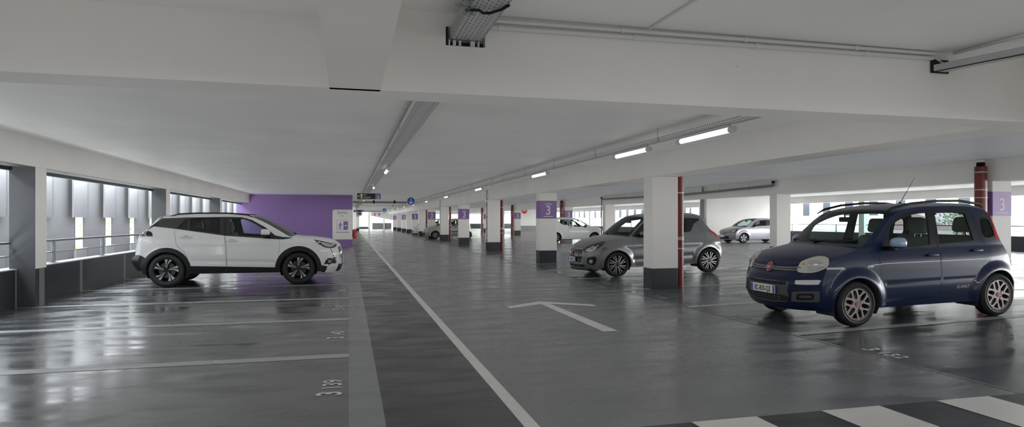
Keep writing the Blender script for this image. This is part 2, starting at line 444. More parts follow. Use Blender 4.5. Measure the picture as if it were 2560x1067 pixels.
# core walls
mb = MB()
mb.box(-5.3, .18, 33.5, 62, 0, 2.66, WHITE)
mb.box(-5.3, .181, 33.49, 33.5, 0, 2.63, PURPLE)
mb.box(.175, .185, 33.5, 62, 0, .4, DARK)
struct(mb.build('wall_purple'))
mb = MB(); mb.box(-5.3, .82, 73, 78, .32, 2.66, WHITE); mb.box(-5.3, .82, 72.99, 78, 0, .32, DARK)
struct(mb.build('wall_core'))
# painted sortie panel on the purple wall
def wsign(u, v, d=0): return (u, 33.485-d, v)
root = empty('exit_sign', (0, 33.485, 0)); tag(root, 'large white painted exit panel with running figure on the purple wall', 'sign')
def rrect(x0, x1, y0, y1, r, corners=(1, 1, 1, 1), n=6):
    out = []
    for i, (cx, cy, a0) in enumerate(((x1-r, y0+r, -PI/2), (x1-r, y1-r, 0), (x0+r, y1-r, PI/2), (x0+r, y0+r, PI))):
        if corners[i]:
            for j in range(n+1):
                a = a0+PI/2*j/n; out.append((cx+r*math.cos(a), cy+r*math.sin(a)))
        else: out.append(((x1, y0), (x1, y1), (x0, y1), (x0, y0))[i])
    return out
b = MB()
b.prism(rrect(-.80, .17, .38, 1.89, .1, (0, 0, 1, 1)), lambda u, v, w: (u, -w, v), SIGNW, .004)
b.build('panel', root)
SGREY = mat('sign grey ink', (.16, .14, .17), .5)
b = MB()
b.text('Sortie', .21, SGREY, lambda u, v: (-.32+u, -.006, 1.68+v), sx=.95)
b.text('Exit', .10, SGREY, lambda u, v: (-.32+u, -.006, 1.54+v), sx=1)
b.build('lettering', root)
b = MB()
def ring(poly_out, poly_in, y, m):
    n = len(poly_out)
    for i in range(n):
        j = (i+1) % n
        b.face([(poly_out[i][0], y, poly_out[i][1]), (poly_out[j][0], y, poly_out[j][1]), (poly_in[j][0], y, poly_in[j][1]), (poly_in[i][0], y, poly_in[i][1])], m)
ring(rrect(-.60, -.04, .86, 1.37, .07), rrect(-.588, -.052, .872, 1.358, .06), -.006, PURPLE)
b.face([(x, -.006, z) for x, z in [(-.265, .875), (-.09, .875), (-.055, .91), (-.055, 1.29), (-.265, 1.29)]], PURPLE)
b.face([(x, -.008, z) for x, z in [(-.225, 1.065), (-.15, 1.065), (-.15, 1.03), (-.085, 1.08), (-.15, 1.13), (-.15, 1.095), (-.225, 1.095)]], SIGNW)
b.prism([(-.415+.03*math.cos(a*PI/6), 1.235+.03*math.sin(a*PI/6)) for a in range(12)], lambda u, v, w: (u, -.006-w, v), PURPLE, .001)
for poly in ([(-.445, 1.03), (-.40, 1.01), (-.385, 1.10), (-.39, 1.19), (-.43, 1.20), (-.45, 1.15)], [(-.45, 1.18), (-.50, 1.13), (-.515, 1.05), (-.495, 1.05), (-.475, 1.11), (-.44, 1.15)],
             [(-.39, 1.17), (-.35, 1.09), (-.30, 1.07), (-.30, 1.09), (-.34, 1.115), (-.37, 1.19)], [(-.42, 1.04), (-.385, 1.03), (-.39, .95), (-.385, .875), (-.41, .875), (-.42, .96)],
             [(-.445, 1.05), (-.41, 1.02), (-.46, .96), (-.53, .925), (-.54, .945), (-.485, .98)]):
    b.face([(x, -.0065, z) for x, z in poly], PURPLE)
b.face([(x, -.006, z) for x, z in [(-.64, .725), (0, .725), (0, .755), (-.64, .755)]], PURPLE)
b.build('pictogram', root)

# columns ------------------------------------------------------------
NICE = ['nearest', 'second', 'third', 'fourth', 'fifth', 'sixth', 'seventh', 'eighth', 'ninth', 'tenth', 'eleventh', 'twelfth', 'thirteenth', 'fourteenth']
def column(x0, y, zt, band, label, group, w=.56, d=.38, zf=0., bandside=True):
    r = empty('concrete_column', (x0, y, zf)); tag(r, label, 'column', group, 'thing')
    h = zt-zf
    b = MB(); bv = .012
    pf = [(bv, 0), (w-bv, 0), (w, bv), (w, d-bv), (w-bv, d), (bv, d), (0, d-bv), (0, bv)]
    b.prism(pf, lambda u, v, q: (u, v, .40+q), WHITE, h-.40-.002)
    b.build('shaft', r)
    b = MB(); b.prism([(u+(-.002 if u < w/2 else .002), v+(-.002 if v < d/2 else .002)) for u, v in pf], lambda u, v, q: (u, v, q-.02), DARK, .42)
    b.build('base_band', r)
    if band:
        z0, z1 = 1.74-zf*0, 2.06
        z0, z1 = band
        b = MB()
        b.prism([(u+(-.003 if u < w/2 else .003), v+(-.003 if v < d/2 else .003)) for u, v in pf], lambda u, v, q: (u, v, z0+q), PURPLE, z1-z0)
        hh = z1-z0
        b.text('3', hh*.72, SIGNW, lambda u, v: (w*.5+u, -.006, z0+hh*.22+v), sx=.92, bold=.004)
        b.text('niveau', hh*.15, SIGNW, lambda u, v: (w*.5+u, -.006, z0+hh*.78+v), sx=1.05, bold=.001)
        b.face([(w*.22, -.006, z0+hh*.1), (w*.78, -.006, z0+hh*.1), (w*.78, -.006, z0+hh*.135), (w*.22, -.006, z0+hh*.135)], SIGNW)
        b.build('level_sign', r)
    return r
R1 = [11.32, 18.86, 26.5, 33.7, 40.9, 47.4, 53.8, 59.9, 65.9, 72., 79., 86.]
GR1 = 'white columns with charcoal bases in the first row'
for i, y in enumerate(R1):
    bd = (1.39, 1.94) if i % 2 == 1 else None
    lab = '%s white column of the first row%s' % (NICE[i], ', with a purple level 3 band' if bd else ', plain with charcoal base')
    if i == 0: lab = 'nearest white column with charcoal base, in front of the grey hatchback'
    if i == 1: lab = 'white column with purple level 3 band, left of the grey hatchback nose'
    column(5.71, y, 2.21, bd, lab, GR1, zf=fz(5.9))
column(5.71, 3.7, 2.21, None, 'white column of the first row beside the viewer', GR1, zf=fz(5.9)) if False else None
GR2 = 'white columns with charcoal bases in the second row'
R2 = [11.32, 18.86, 26.5, 33.9, 40.9, 47.4, 54.4, 60.5, 67.6]
for i, y in enumerate(R2):
    bd = (1.415, 1.965) if i in (0, 4, 6, 8) else None
    lab = '%s white column of the second row%s' % (NICE[i], ', with a purple level 3 band' if bd else ', plain with charcoal base')
    if i == 0: lab = 'white column with purple level 3 band, behind the rear of the blue hatchback'
    if i == 1: lab = 'plain white column between the grey saloon and the blue hatchback'
    column(14.17, y, 2.25, bd, lab, GR2, zf=fz(14.3))
column(.86, 80, 2.6, (1.8, 2.5), 'distant white column with purple bands at the aisle end', GR1, w=.38)

# right wing: outer wall at X=27.5
mb = MB()
XR = 27.5
mb.box(XR, XR+.2, 8, Y1, -.05, .66, DARK)
mb.box(XR-.01, XR+.22, 8, Y1, .66, .68, WHITE)
mb.box(XR-.05, XR+.3, 4, Y1, 2.40, 3.1, WHITE)
struct(mb.build('wall_right'))
PR = [14.5, 21.8, 29.1, 40.9, 48.2, 55.5, 62.8, 70.1, 77.4]
for i, y in enumerate(PR):
    b = MB(); b.box(XR-.1, XR+.25, y, y+.38, .0, 2.4, WHITE); b.box(XR-.104, XR+.25, y-.004, y+.384, 0, .40, DARK)
    tag(b.build('wall_pilaster'), '%s white pilaster on the far right outer wall' % NICE[i], 'pilaster', 'pilasters on the far right wall', 'structure')
for i in range(len(PR)-1):
    if PR[i+1] > 16: railing(PR[i]+.38, PR[i+1]-.01, 'thin dark railing on the far right parapet, span after its %s pilaster' % NICE[i], x=XR+.1, zt=1.12, zb=.68, posts=3)
k = 0
y = 20.4
while y < 80:
    b = MB(); b.box(-.02, .02, -.285, .285, 1.62, 3.0, PANELB); b.box(-.025, .03, .285, .31, 1.62, 3.0, RAILM)
    o = b.build('facade_fin'); o.location = (XR+.86, y, 0)  # short upright fins of the right facade
    tag(o, '%s blue grey metal fin outside the far right wall' % ORD[k], 'louvre', 'blue grey panels outside the far right wall')
    y += 1.8; k += 1
# white dividing wall behind the grey saloon
mb = MB(); mb.box(22.1, XR, 36.4, 36.7, .4, 2.84, WHITE); mb.box(22.1, XR, 36.39, 36.71, 0, .4, STRIPG)
mb.box(21.95, 22.1, 36.3, 36.8, 0, 2.84, PANEL)
struct(mb.build('wall_partition'))
mb = MB(); mb.box(20.6, 24.6, 77.2, 77.5, .65, 2.82, WHITE); mb.box(20.6, 24.6, 77.18, 77.5, 0, .65, STRIPG)
struct(mb.build('wall_far'))
# far end of the aisle
mb = MB()
mb.box(3.5, 6.4, 100, 100.25, 0, .93, PANEL); mb.box(7.5, 27.5, 100, 100.25, 0, .8, DARK)
mb.box(-5.3, 1.3, 100, 100.25, 0, 2.66, WHITE); mb.box(.9, 1.9, 99.9, 100.3, 2.0, 2.6, PURPLE)
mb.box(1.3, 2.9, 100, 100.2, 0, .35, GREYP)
mb.box(2.9, 3.15, 99.8, 100.2, 0, 2.6, WHITE); mb.box(5.15, 5.35, 99.8, 100.2, 0, 2.6, WHITE)
mb.prism([(3.2, 2.62), (3.2, 2.0), (7.6, 1.12), (12, .6), (12, 2.62)], lambda u, v, w: (u, 98+w, v), WHITE, 1.5)
mb.box(6.4, 28, 103.5, 104, 2.3, 3.1, WHITE)
struct(mb.build('wall_end'))

# back (behind the viewer): unseen wall, its slot shaped to limit light indoors
mb = MB(); mb.box(-5.3, 28, Y0-.2, Y0, 0, 1.45, WHITE); mb.box(-5.3, 28, Y0-.2, Y0, 1.88, 2.9, WHITE); mb.box(-5.3, 4.5, Y0-.2, Y0, 1.45, 1.88, WHITE); struct(mb.build('wall_back'))
# ================================================================ FITTINGS
def red_pipe(x, y, r, zt, label, coupler=True, z0=None):
    z0 = fz(x) if z0 is None else z0
    e = empty('drain_pipe', (x, y, z0)); tag(e, label, 'pipe', 'red drain pipes beside the columns')
    h = zt-z0
    top = h-.16 if coupler else h
    b = MB(); b.lathe([(0, 0), (r, 0), (r, top), (0, top)], RED, 24); b.build('pipe', e, True, 40)
    for z in (.77, .95, .985, 1.87) if not coupler else (.62, 1.82, 2.0, 2.40):
        b = MB(); b.lathe([(r, z-.012), (r+.006, z-.012), (r+.006, z+.012), (r, z+.012)], GALV, 24)
        b.box(-r-.015, -r, -.012, .012, z-.012, z+.012, GALV); b.build('pipe_clamp', e, True, 40)
    if coupler:
        b = MB(); q = r*.72; pr = [(q*.9, top)]
        for i in range(5): pr += [(q*1.02, top+.01+.02*i), (q*.88, top+.02+.02*i)]
        b.lathe(pr, RUBBER, 24); b.lathe([(q*.85, top+.1), (q*.85, h)], CONDW, 24); b.build('coupling', e, True, 50)
for i, y in enumerate(R1[:8]):
    if i % 2 == 0:
        red_pipe(6.365, y+.10, .07, 2.735, 'red drain pipe beside the %s plain column of the first row' % (['nearest', '', 'third', '', 'fifth', '', 'seventh'][i]), False)
for i, y in enumerate(R2):
    if i in (0, 4, 6, 8):
        red_pipe(13.98, y+.12, .125, 2.735, 'thick red drain pipe beside the %s column of the second row' % NICE[i])

# grey drain along the second beam
GP = mat('grey drain plastic', (.20, .205, .20), .4)
e = empty('drain_line', (14.05, 18.96, 2.5)); tag(e, 'grey drain pipe slung along the second beam', 'pipe')
b = MB(); b.tube([(0, 0, .035), (0, 5.8, -.04), (0, 8, -.02), (0, 15.2, .05)], .045, GP, 12)
b.tube([(0, 0, .035), (0, -.08, .06), (0, -.08, .2)], .05, GP, 12)
for yy in (4.4,): b.tube([(0, yy, -.02), (0, yy, .22)], .04, GP, 10)
b.build('pipe', e, True, 40)
b = MB(); b.lathe([(.055, .12), (.06, .13), (.055, .15), (.06, .17), (.055, .2)], RUBBER, 16, c=(0, -.08, 0)); b.lathe([(.055, .12), (.06, .13), (.055, .15), (.06, .17), (.055, .2)], RUBBER, 16, c=(0, 15.2, -.02)); b.build('coupling', e, True)
for yy in (1.3, 3.2, 5.4, 9, 12):
    b = MB(); b.tube([(0, yy, 0), (0, yy, .24)], .005, GALV, 6); b.lathe([(.047, -.01), (.05, -.01), (.05, .01), (.047, .01)], GALV, 16, axis='y', c=(0, yy, -.01)); b.build('pipe_hanger', e)
b = MB(); b.tube([(14.08, 34.2, 2.56), (14.08, 34.2, fz(14.08))], .028, GP, 10)
tag(b.build('downpipe', None, True, 40), 'thin grey downpipe on the second row column left of the grey hatchback', 'pipe')

# transverse dark drain lines over the aisle
def cross_pipe(y, x0, x1, z, zc, label, drops):
    e = empty('drain_line', (x0, y, z)); tag(e, label, 'pipe')
    b = MB(); b.tube([(0, 0, 0), (x1-x0, 0, 0)], .06, GP, 10); b.build('pipe', e, True, 40)
    for x in drops:
        b = MB(); b.tube([(x, 0, 0), (x, 0, zc-z-.006)], .05, RUBBER, 8); b.lathe([(.062, -.06), (.075, -.06), (.075, .06), (.062, .06)], RUBBER, 12, axis='x', c=(x, 0, 0)); b.build('pipe_drop', e, True, 40)
cross_pipe(41.6, .25, 4.1, 2.50, 2.63, 'dark drain pipe crossing the aisle ceiling beyond the black exit sign', (1.3, 2.6))
cross_pipe(84, .9, 4.1, 2.50, 2.60, 'dark drain pipe crossing the aisle ceiling near its far end', (3.6,))

# cable trays ---------------------------------------------------------
def tray(x, w, y0, y1, z, hgt, label, zc, step=1.5, holes=True, pale=False):
    e = empty('cable_tray', (x, y0, z)); tag(e, label, 'cable tray', 'galvanised cable trays under the ceiling')
    L_ = y1-y0
    b = MB(); PB, PS = (PERFB, PERFW) if pale else (PERF, PERFS); b.box(-w/2, w/2, 0, L_, 0, .003, PB)
    for s in (-1, 1):
        b.box(s*w/2-.002, s*w/2+.002, 0, L_, 0, hgt, PS)
        b.box(s*(w/2-.045)-.003, s*(w/2-.045)+.003, 0, L_, -.003, 0, GALV)
    b.build('tray', e)
    b = MB()
    for k, dx in enumerate((-.07, -.03, .0, .05)):
        b.tube([(dx*w/.22, 0, .02), (dx*w/.22+.01, L_*.3, .022), (dx*w/.22-.012, L_*.6, .018), (dx*w/.22, L_, .02)], .012, [RUBBER, BLACKT, CONDW, RUBBER][k], 6)
    tag(b.build('cables', e), kind='stuff')
    n = int(L_/step)
    for k in range(min(n, 24)):
        yy = step*(k+.5)
        b = MB(); b.tube([(-w/2-.012, yy, 0), (-w/2-.012, yy, zc-z)], .005, GALV, 6)
        b.box(-w/2-.03, -w/2, yy-.02, yy+.02, -.006, .0, GALV); b.build('hanger', e)
    return e
tray(.765, .215, -3, 4.24, 2.575, .07, 'wide perforated cable tray overhead entering the cross beam', 2.735, 2.2)
tray(.74, .22, 4.59, 41, 2.50, .07, 'long perforated cable tray over the dark walkway strip', 2.63, 2.4, pale=True)
tray(.74, .20, 42.2, 83, 2.44, .07, 'far cable tray continuing over the aisle', 2.60, 4, pale=True)
tray(4.20, .10, 4.59, 60, 2.45, .06, 'slim slotted cable tray carrying lamps along the first beam', 2.63, 2.3, pale=True)
tray(4.20, .10, 60.2, 98, 2.42, .06, 'far slim cable tray along the first beam', 2.60, 4, pale=True)
# pocket behind the tray in the cross beam
b = MB(); b.box(.635, .645, 4.26, 4.56, 2.534, 2.66, RUBBER); b.box(.635, .895, 4.3, 4.31, 2.534, 2.573, RUBBER)
for i, (a, c) in enumerate(((.65, .66), (.68, .70), (.72, .735), (.80, .83), (.85, .86))): b.box(a, c, 4.252, 4.299, 2.536, 2.572, CONDW)
tag(b.build('cable_pocket'), 'dark cable opening in the cross beam under the overhead tray end', 'opening')
# cable loop and plastic sleeve on the near tray
b = MB(); b.tube([(.655, 3.62, 2.57), (.68, 3.57, 2.555), (.715, 3.555, 2.553), (.75, 3.60, 2.553), (.79, 3.60, 2.556), (.84, 3.54, 2.56), (.875, 3.48, 2.57)], .0085, RUBBER, 8)
tag(b.build('black_cable', None, True), 'loose black cable hanging under the overhead tray', 'cable')
b = MB(); FILM = glass_mat('plastic film', (.86, .88, .90), .10)
rp = random.Random(4)
for k in range(26):
    c_ = Vector((.655+rp.uniform(-.035, .035), 3.56+rp.uniform(-.09, .06), 2.575+rp.uniform(-.02, .04)))
    b.face([c_+Vector((rp.uniform(-.05, .05), rp.uniform(-.05, .05), rp.uniform(-.03, .03))) for _ in range(3)], FILM)
tag(b.build('plastic_sleeve', None, True), 'crumpled clear plastic sleeve by the overhead tray', 'wrapping')
# curved tray at right + hole
pts = []
for k in range(15):
    a = k/14.; pts.append((4.735+.24*a+.10*a*a, 4.24-1.0*a, 2.588+.015*a))
e = empty('cable_tray', (0, 0, 0)); tag(e, 'bent cable tray leaving the dark hole at the upper right', 'cable tray', 'galvanised cable trays under the ceiling')
b = MB()
for p, q in zip(pts, pts[1:]):
    d = Vector(q)-Vector(p); n = Vector((d.y, -d.x, 0)).normalized()*.07
    P = [Vector(p)-n, Vector(p)+n, Vector(q)+n, Vector(q)-n]
    b.face(P, GALV)
    for s0, s1 in ((P[0], P[3]), (P[1], P[2])):
        b.face([s0, s1, s1+Vector((0, 0, .05)), s0+Vector((0, 0, .05))], GALV)
b.build('tray', e)
b = MB(); b.tube([(p[0]-.06, p[1], p[2]-.006) for p in pts], .004, RUBBER, 6); b.build('cable', e, True)
b = MB(); b.box(4.66, 4.84, 4.238, 4.249, 2.578, 2.688, RUBBER); b.tube([(4.69, 4.22, 2.69), (4.74, 4.20, 2.65), (4.70, 4.22, 2.60)], .008, CONDW, 6)
tag(b.build('cable_pocket'), 'square dark cable opening at the upper right of the cross beam', 'opening')
# conduits along the cross beam
def conduit(pts, r, label, m=CONDW, clips=()):
    e = empty('conduit', pts[0]); o0 = Vector(pts[0]); tag(e, label, 'conduit', 'white conduits at the ceiling')
    b = MB(); b.tube([Vector(p)-o0 for p in pts], r, m, 10); b.build('tube', e, True, 40)
    for c in clips:
        b = MB(); t = (c-pts[0][0])/(pts[-1][0]-pts[0][0]); z = pts[0][2]+(pts[-1][2]-pts[0][2])*t-o0.z
        b.lathe([(r, -.015), (r+.005, -.015), (r+.005, .015), (r, .015)], m, 12, axis='x', c=(c-o0.x, 0, z)); b.build('clip', e, True, 40)
conduit([(.89, 4.222, 2.712), (4.68, 4.222, 2.730)], .0145, 'upper white conduit along the top of the cross beam', clips=(.95, 1.9, 2.9, 3.9))
conduit([(.88, 4.228, 2.668), (4.66, 4.228, 2.692)], .0155, 'lower white conduit along the top of the cross beam', clips=(1.0, 2.0, 3.0, 4.0))
conduit([(2.10, 4.2, 2.738), (2.13, 1.5, 2.738)], .009, 'thin white conduit on the ceiling above the middle of the cross beam')
conduit([(4.85, 4.2, 2.736), (4.9, 1.5, 2.736)], .012, 'thin white conduit on the ceiling at the upper right')
# vertical black cable runs on row-1 columns
for y, lab in ((26.5, 'third'), (40.9, 'fifth')):
    b = MB(); b.tube([(5.70, y+.06, .1), (5.70, y+.06, 2.66)], .012, RUBBER, 6)
    for z in (.5, 1.0, 1.5, 2.0, 2.3): b.box(5.675, 5.71, y+.03, y+.09, z-.02, z+.02, RUBBER)
    tag(b.build('wall_cable'), 'dark cable clipped up the %s column of the first row' % lab, 'cable', 'dark cables on the columns')
b = MB(); b.box(5.60, 5.70, 26.42, 26.56, 2.30, 2.44, CONDW); b.box(5.60, 5.70, 26.5, 26.6, 2.14, 2.2, CONDW)
tag(b.build('junction_box'), 'small white junction box on the beam over the third column', 'box')

b = MB(); b.rbox(4.22, 4.30, 19.0, 19.08, 2.36, 2.56, CONDW, .01); b.box(4.24, 4.28, 19.02, 19.06, 2.56, 2.629, CONDW)
tag(b.build('junction_box'), 'small white box hanging beside the slim tray above the banded column', 'box')

# strip lamps -----------------------------------------------------------
def strip_lamp(x, y, z, label, L_=1.27, rz=0, on=True):
    e = empty('strip_lamp', (x, y, z), rz); tag(e, label, 'lamp', 'tubular strip lamps')
    b = MB(); b.lathe([(0, .07), (.028, .07), (.032, .09), (.032, L_-.09), (.028, L_-.07), (0, L_-.07)], TUBE, 16, axis='y'); b.build('diffuser', e, True, 40)
    for s in (0, 1):
        b = MB(); y0 = 0 if s == 0 else L_-.09
        b.lathe([(0, y0), (.034, y0), (.036, y0+.02), (.036, y0+.09), (0, y0+.09)], mat('lamp cap', (.6, .59, .57), .4), 16, axis='y'); b.build('end_cap', e, True, 40)
    b = MB(); b.box(-.02, .02, .1, L_-.1, .03, .064, GALV); b.build('mount', e)
    return e
LY = [6.25, 8.3, 13.1, 20.0, 27.2, 34.5, 42, 49, 56, 63, 70, 78]
for i, y in enumerate(LY): strip_lamp(4.16, y, 2.375 if y < 60 else 2.345, '%s strip lamp under the slim tray beside the first beam' % NICE[i])
for i, y in enumerate([13.4, 20.5, 27.5, 34.8, 46, 56, 66]): strip_lamp(.80, y, 2.425 if y < 42 else 2.365, '%s strip lamp under the tray over the dark walkway' % NICE[i], L_=1.27)
# lamps in the right wing
for i, (x, y) in enumerate([(18.5, 16.5), (18.5, 24.6), (18.5, 33), (18.5, 41), (18.5, 50)]):
    e = strip_lamp(x, y, 2.74, '%s strip lamp on the ceiling of the far right aisle' % NICE[i])

# hanging signs ---------------------------------------------------------
GREENY = mat('sign yellow green', (.55, .6, .12), .4)
SBLK = mat('sign black', (.012, .012, .014), .35)
def hang_sign(x, y, zb, w, h, zc, label, detail=True):
    e = empty('hanging_sign', (x, y, zb)); tag(e, label, 'sign', 'black hanging exit signs')
    b = MB(); b.box(-w/2, w*.27, -.03, .03, 0, h, SBLK); b.build('board', e)
    b = MB(); b.box(w*.27, w/2, -.03, .03, 0, h, PURPLE)
    b.text('3', h*.55, SIGNW, lambda u, v: (w*.385+u, -.032, h*.18+v), bold=.004)
    b.box(w*.29, w*.48, -.032, -.03, h*.09, h*.12, SIGNW); b.build('level_panel', e)
    if detail:
        b = MB(); F_ = lambda x0, z0: (lambda u, v: (x0+u, -.032, z0+v))
        b.face([(-w*.475, -.032, h*.35), (-w*.475+.05, -.032, h*.5), (-w*.475, -.032, h*.65)], SIGNW)
        b.box(-w*.40, -w*.385, -.032, -.03, h*.2, h*.8, SIGNW)
        b.face([(-w*.355, -.032, h*.53), (-w*.27, -.032, h*.53), (-w*.27, -.032, h*.88), (-w*.355, -.032, h*.88)], SIGNW)
        b.face([(-w*.355, -.032, h*.12), (-w*.27, -.032, h*.12), (-w*.27, -.032, h*.46), (-w*.355, -.032, h*.46)], GREENY)
        b.text('Sortie', h*.22, SIGNW, F_(-w*.23, h*.70), align='LEFT', bold=.001)
        b.text('Exit', h*.14, SIGNW, F_(-w*.23, h*.55), align='LEFT')
        b.text('Accueil parking', h*.20, SIGNW, F_(-w*.23, h*.28), align='LEFT', bold=.001)
        b.text('Parking reception', h*.14, SIGNW, F_(-w*.23, h*.12), align='LEFT')
        b.build('lettering', e)
    for s in (-.36, .36):
        b = MB(); b.tube([(s*w, 0, h), (s*w, 0, zc-zb)], .008, CONDW, 6); b.box(s*w-.04, s*w+.04, -.03, .03, zc-zb-.012, zc-zb, CONDW); b.build('hanging_rod', e)
hang_sign(.74, 24.7, 2.155, .87, .215, 2.63, 'nearest black hanging exit sign with purple level 3 end')
hang_sign(.90, 62, 2.12, .92, .20, 2.60, 'second black hanging exit sign down the aisle')
hang_sign(1.15, 77.5, 2.02, .80, .18, 2.60, 'third and lowest black hanging exit sign down the aisle')
SBLUE = mat('traffic blue', (.015, .10, .40), .35); SREDM = mat('traffic red', (.62, .02, .02), .35)
def round_sign(x, y, z, r, zc, kind, label):
    e = empty('round_sign', (x, y, z)); tag(e, label, 'sign', 'round traffic signs hung over the aisles')
    b = MB(); b.lathe([(0, -.012), (r, -.012), (r, .012), (0, .012)], SIGNW, 36, axis='y'); b.build('plate', e, True, 40)
    b = MB(); col = SREDM if kind == 'no' else SBLUE
    b.face([(r*.9*math.cos(a*PI/18), -.0135, r*.9*math.sin(a*PI/18)) for a in range(36)], col)
    P = lambda L_: [(u*r, -.015, v*r) for u, v in L_]
    if kind == 'down':
        b.face(P([(-.075, -.5), (.075, -.5), (.075, .68), (-.075, .68)]), SIGNW)
        for s in (-1, 1): b.face(P([(0, -.72), (s*.5, -.15), (s*.38, -.03), (0, -.48)] if s > 0 else [(0, -.48), (-.38, -.03), (-.5, -.15), (0, -.72)]), SIGNW)
    elif kind == 'right':
        b.face(P([(-.6, -.09), (.3, -.09), (.3, .09), (-.6, .09)]), SIGNW); b.face(P([(.2, -.35), (.65, 0), (.2, .35)]), SIGNW)
    else: b.face(P([(-.6, -.14), (.6, -.14), (.6, .14), (-.6, .14)]), SIGNW)
    b.build('symbol', e)
    b = MB()
    b.box(-.02, .02, .012, .03, 0, zc-z, CONDW); b.build('hanging_bar', e)
round_sign(3.12, 33.3, 2.34, .218, 2.63, 'down', 'nearest round blue sign with a white down arrow over the aisle')
round_sign(3.5, 66, 2.37, .215, 2.60, 'down', 'farther round blue sign with a white down arrow')
round_sign(3.75, 97, 2.2, .20, 2.60, 'no', 'small red no entry sign at the far end of the aisle')
round_sign(4.4, 97, 2.2, .20, 2.60, 'right', 'small blue right arrow sign at the far end of the aisle')
round_sign(16.6, 60, 2.28, .32, 2.82, 'no', 'red no entry sign in the far right aisle, partly under the beam')
round_sign(15.4, 70, 2.38, .32, 2.82, 'no', 'second red no entry sign in the far right aisle beside a red pipe')
# camera
e = empty('security_camera', (4.2, 44, 2.45)); tag(e, 'small white security camera under the aisle ceiling', 'camera')
e.location = (2.9, 44, 2.38)
b = MB(); b.lathe([(0, .1), (.07, .1), (.08, .02), (.06, -.02), (0, -.02)], CONDW, 16); b.tube([(0, 0, .1), (0, 0, .25)], .02, CONDW, 8); b.build('housing', e, True, 40)
b = MB(); b.lathe([(.06, -.02), (.05, -.06), (0, -.08)], BLACKG, 16); b.build('lens_dome', e, True)
# extinguisher
e = empty('fire_extinguisher', (.31, 35.4, .36)); tag(e, 'red fire extinguisher beside the end of the purple wall', 'fire extinguisher')
b = MB(); b.lathe([(0, 0), (.085, 0), (.09, .02), (.09, .38), (.07, .44), (.03, .47), (0, .47)], mat('extinguisher red', (.55, .015, .015), .25), 20); b.build('cylinder', e, True, 50)
b = MB(); b.box(-.02, .02, -.02, .02, .46, .52, BLACKT); b.tube([(0, 0, .5), (.08, 0, .52), (.1, 0, .4), (.1, 0, .15)], .012, RUBBER, 8); b.build('valve', e, True, 40)
b = MB(); b.box(-.127, -.09, -.03, .03, .1, .4, DARK); b.build('bracket', e)

# ================================================================ OUTSIDE
LEAF = mat('leaf green', (.16, .26, .07), .5, var=.35, vscale=9)
LEAF_HAZE = mat('hazy leaf green', (.42, .48, .33), .5, var=.3, vscale=9)  # outdoor haze and brightness put into the leaf colour
BARK = mat('bark', (.09, .07, .05), .8)
def tree_mesh(R, H_, n, lm, seed):
    rnd = random.Random(seed); b = MB()
    for i in range(n):
        while True:
            p = Vector((rnd.uniform(-1, 1), rnd.uniform(-1, 1), rnd.uniform(-1, 1)))
            if .35 < p.length < 1: break
        k = 1+.25*math.sin(p.x*5+seed)*math.cos(p.y*4+p.z*3)
        c = Vector((p.x*R*k, p.y*R*k, H_*.62+p.z*H_*.42*k))
        a = Vector((rnd.gauss(0, 1), rnd.gauss(0, 1), rnd.gauss(0, 1))).normalized(); q = a.orthogonal().normalized(); s = rnd.uniform(.07, .15)*R/2.2
        w = a.cross(q)*s*.6; q = q*s
        b.face([c-q, c+w, c+q, c-w], lm)
    return b
tm = []
for sd in (1, 2):
    t = empty('broadleaf_tree', (0, 0, 0))
    tree_mesh(2.3, 7.5, 3200, (LEAF, LEAF_HAZE)[sd-1], sd).build('crown', t)
    b = MB(); b.tube([(0, 0, 0), (.05, .02, 2), (0, .1, 4.6)], [.16, .12, .06], BARK, 8); b.build('trunk', t, True)
    tm.append(t)
first = [True, True]
def put_tree(k, x, y, z, s, label, group):
    t = tm[k] if first[k] else copy_tree(tm[k]); first[k] = False
    t.location = (x, y, z); t.scale = (s, s, s); t.rotation_euler = (0, 0, random.uniform(0, 6)); tag(t, label, 'tree', group)
for i, (x, y) in enumerate([(-12.2, 12), (-11.8, 19.2), (-12.2, 26.4), (-12, 33.6), (-12.5, 41), (-18.8, 22), (-18.8, 30), (-18.8, 38)]):
    put_tree(i % 2, x, y, -5.2, 1.15, 'green tree beyond the left facade panels', 'trees beyond the left facade')
for i, (x, y) in enumerate([(46, 34), (60, 50), (49, 24), (62, 68), (48, 68), (57, 40.5)]):
    put_tree(1, x, y, -5.0, 1.25, 'haze-paled tree beyond the far right wall', 'trees beyond the right facade')
for i, (x, y) in enumerate([(1.0, 114), (10.4, 115), (19.8, 114), (-8.5, 115)]):
    put_tree(1, x, y, -5.5, 1.5, 'tree beyond the far end of the aisle', 'trees beyond the aisle end')
mb = MB(); mb.face([(-200, -200, -6), (260, -200, -6), (260, 300, -6), (-200, 300, -6)], mat('pale ground', (.8, .79, .76), .8, var=.15, vscale=.1))
tag(struct(mb.build('ground')), 'pale ground below the building')
def house(x, y, w, d, h, m, label):
    e = empty('building', (x, y, -6)); tag(e, label, 'building', 'pale buildings beyond the right facade')
    b = MB(); b.box(0, w, 0, d, 0, h, m); b.build('wall', e)
    b = MB(); b.prism([(-.3, h), (w+.3, h), (w/2, h+1.6)], lambda u, v, q: (u, q, v), mat('pale roof', (.55, .42, .38), .7), d); b.build('roof', e)
    for k in range(int(d//3)):
        b = MB(); b.box(-.03, 0, 1+3*k, 2.2+3*k, h*.45, h*.45+1.3, mat('house window', (.12, .15, .19), .2)); b.build('window', e)
house(44, 46, 9, 16, 6.5, mat('house white', (.75, .74, .70), .7), 'low white house seen through the right openings')
house(66, 30, 12, 14, 7.5, mat('house cream', (.66, .62, .55), .7), 'cream house seen through the right openings')
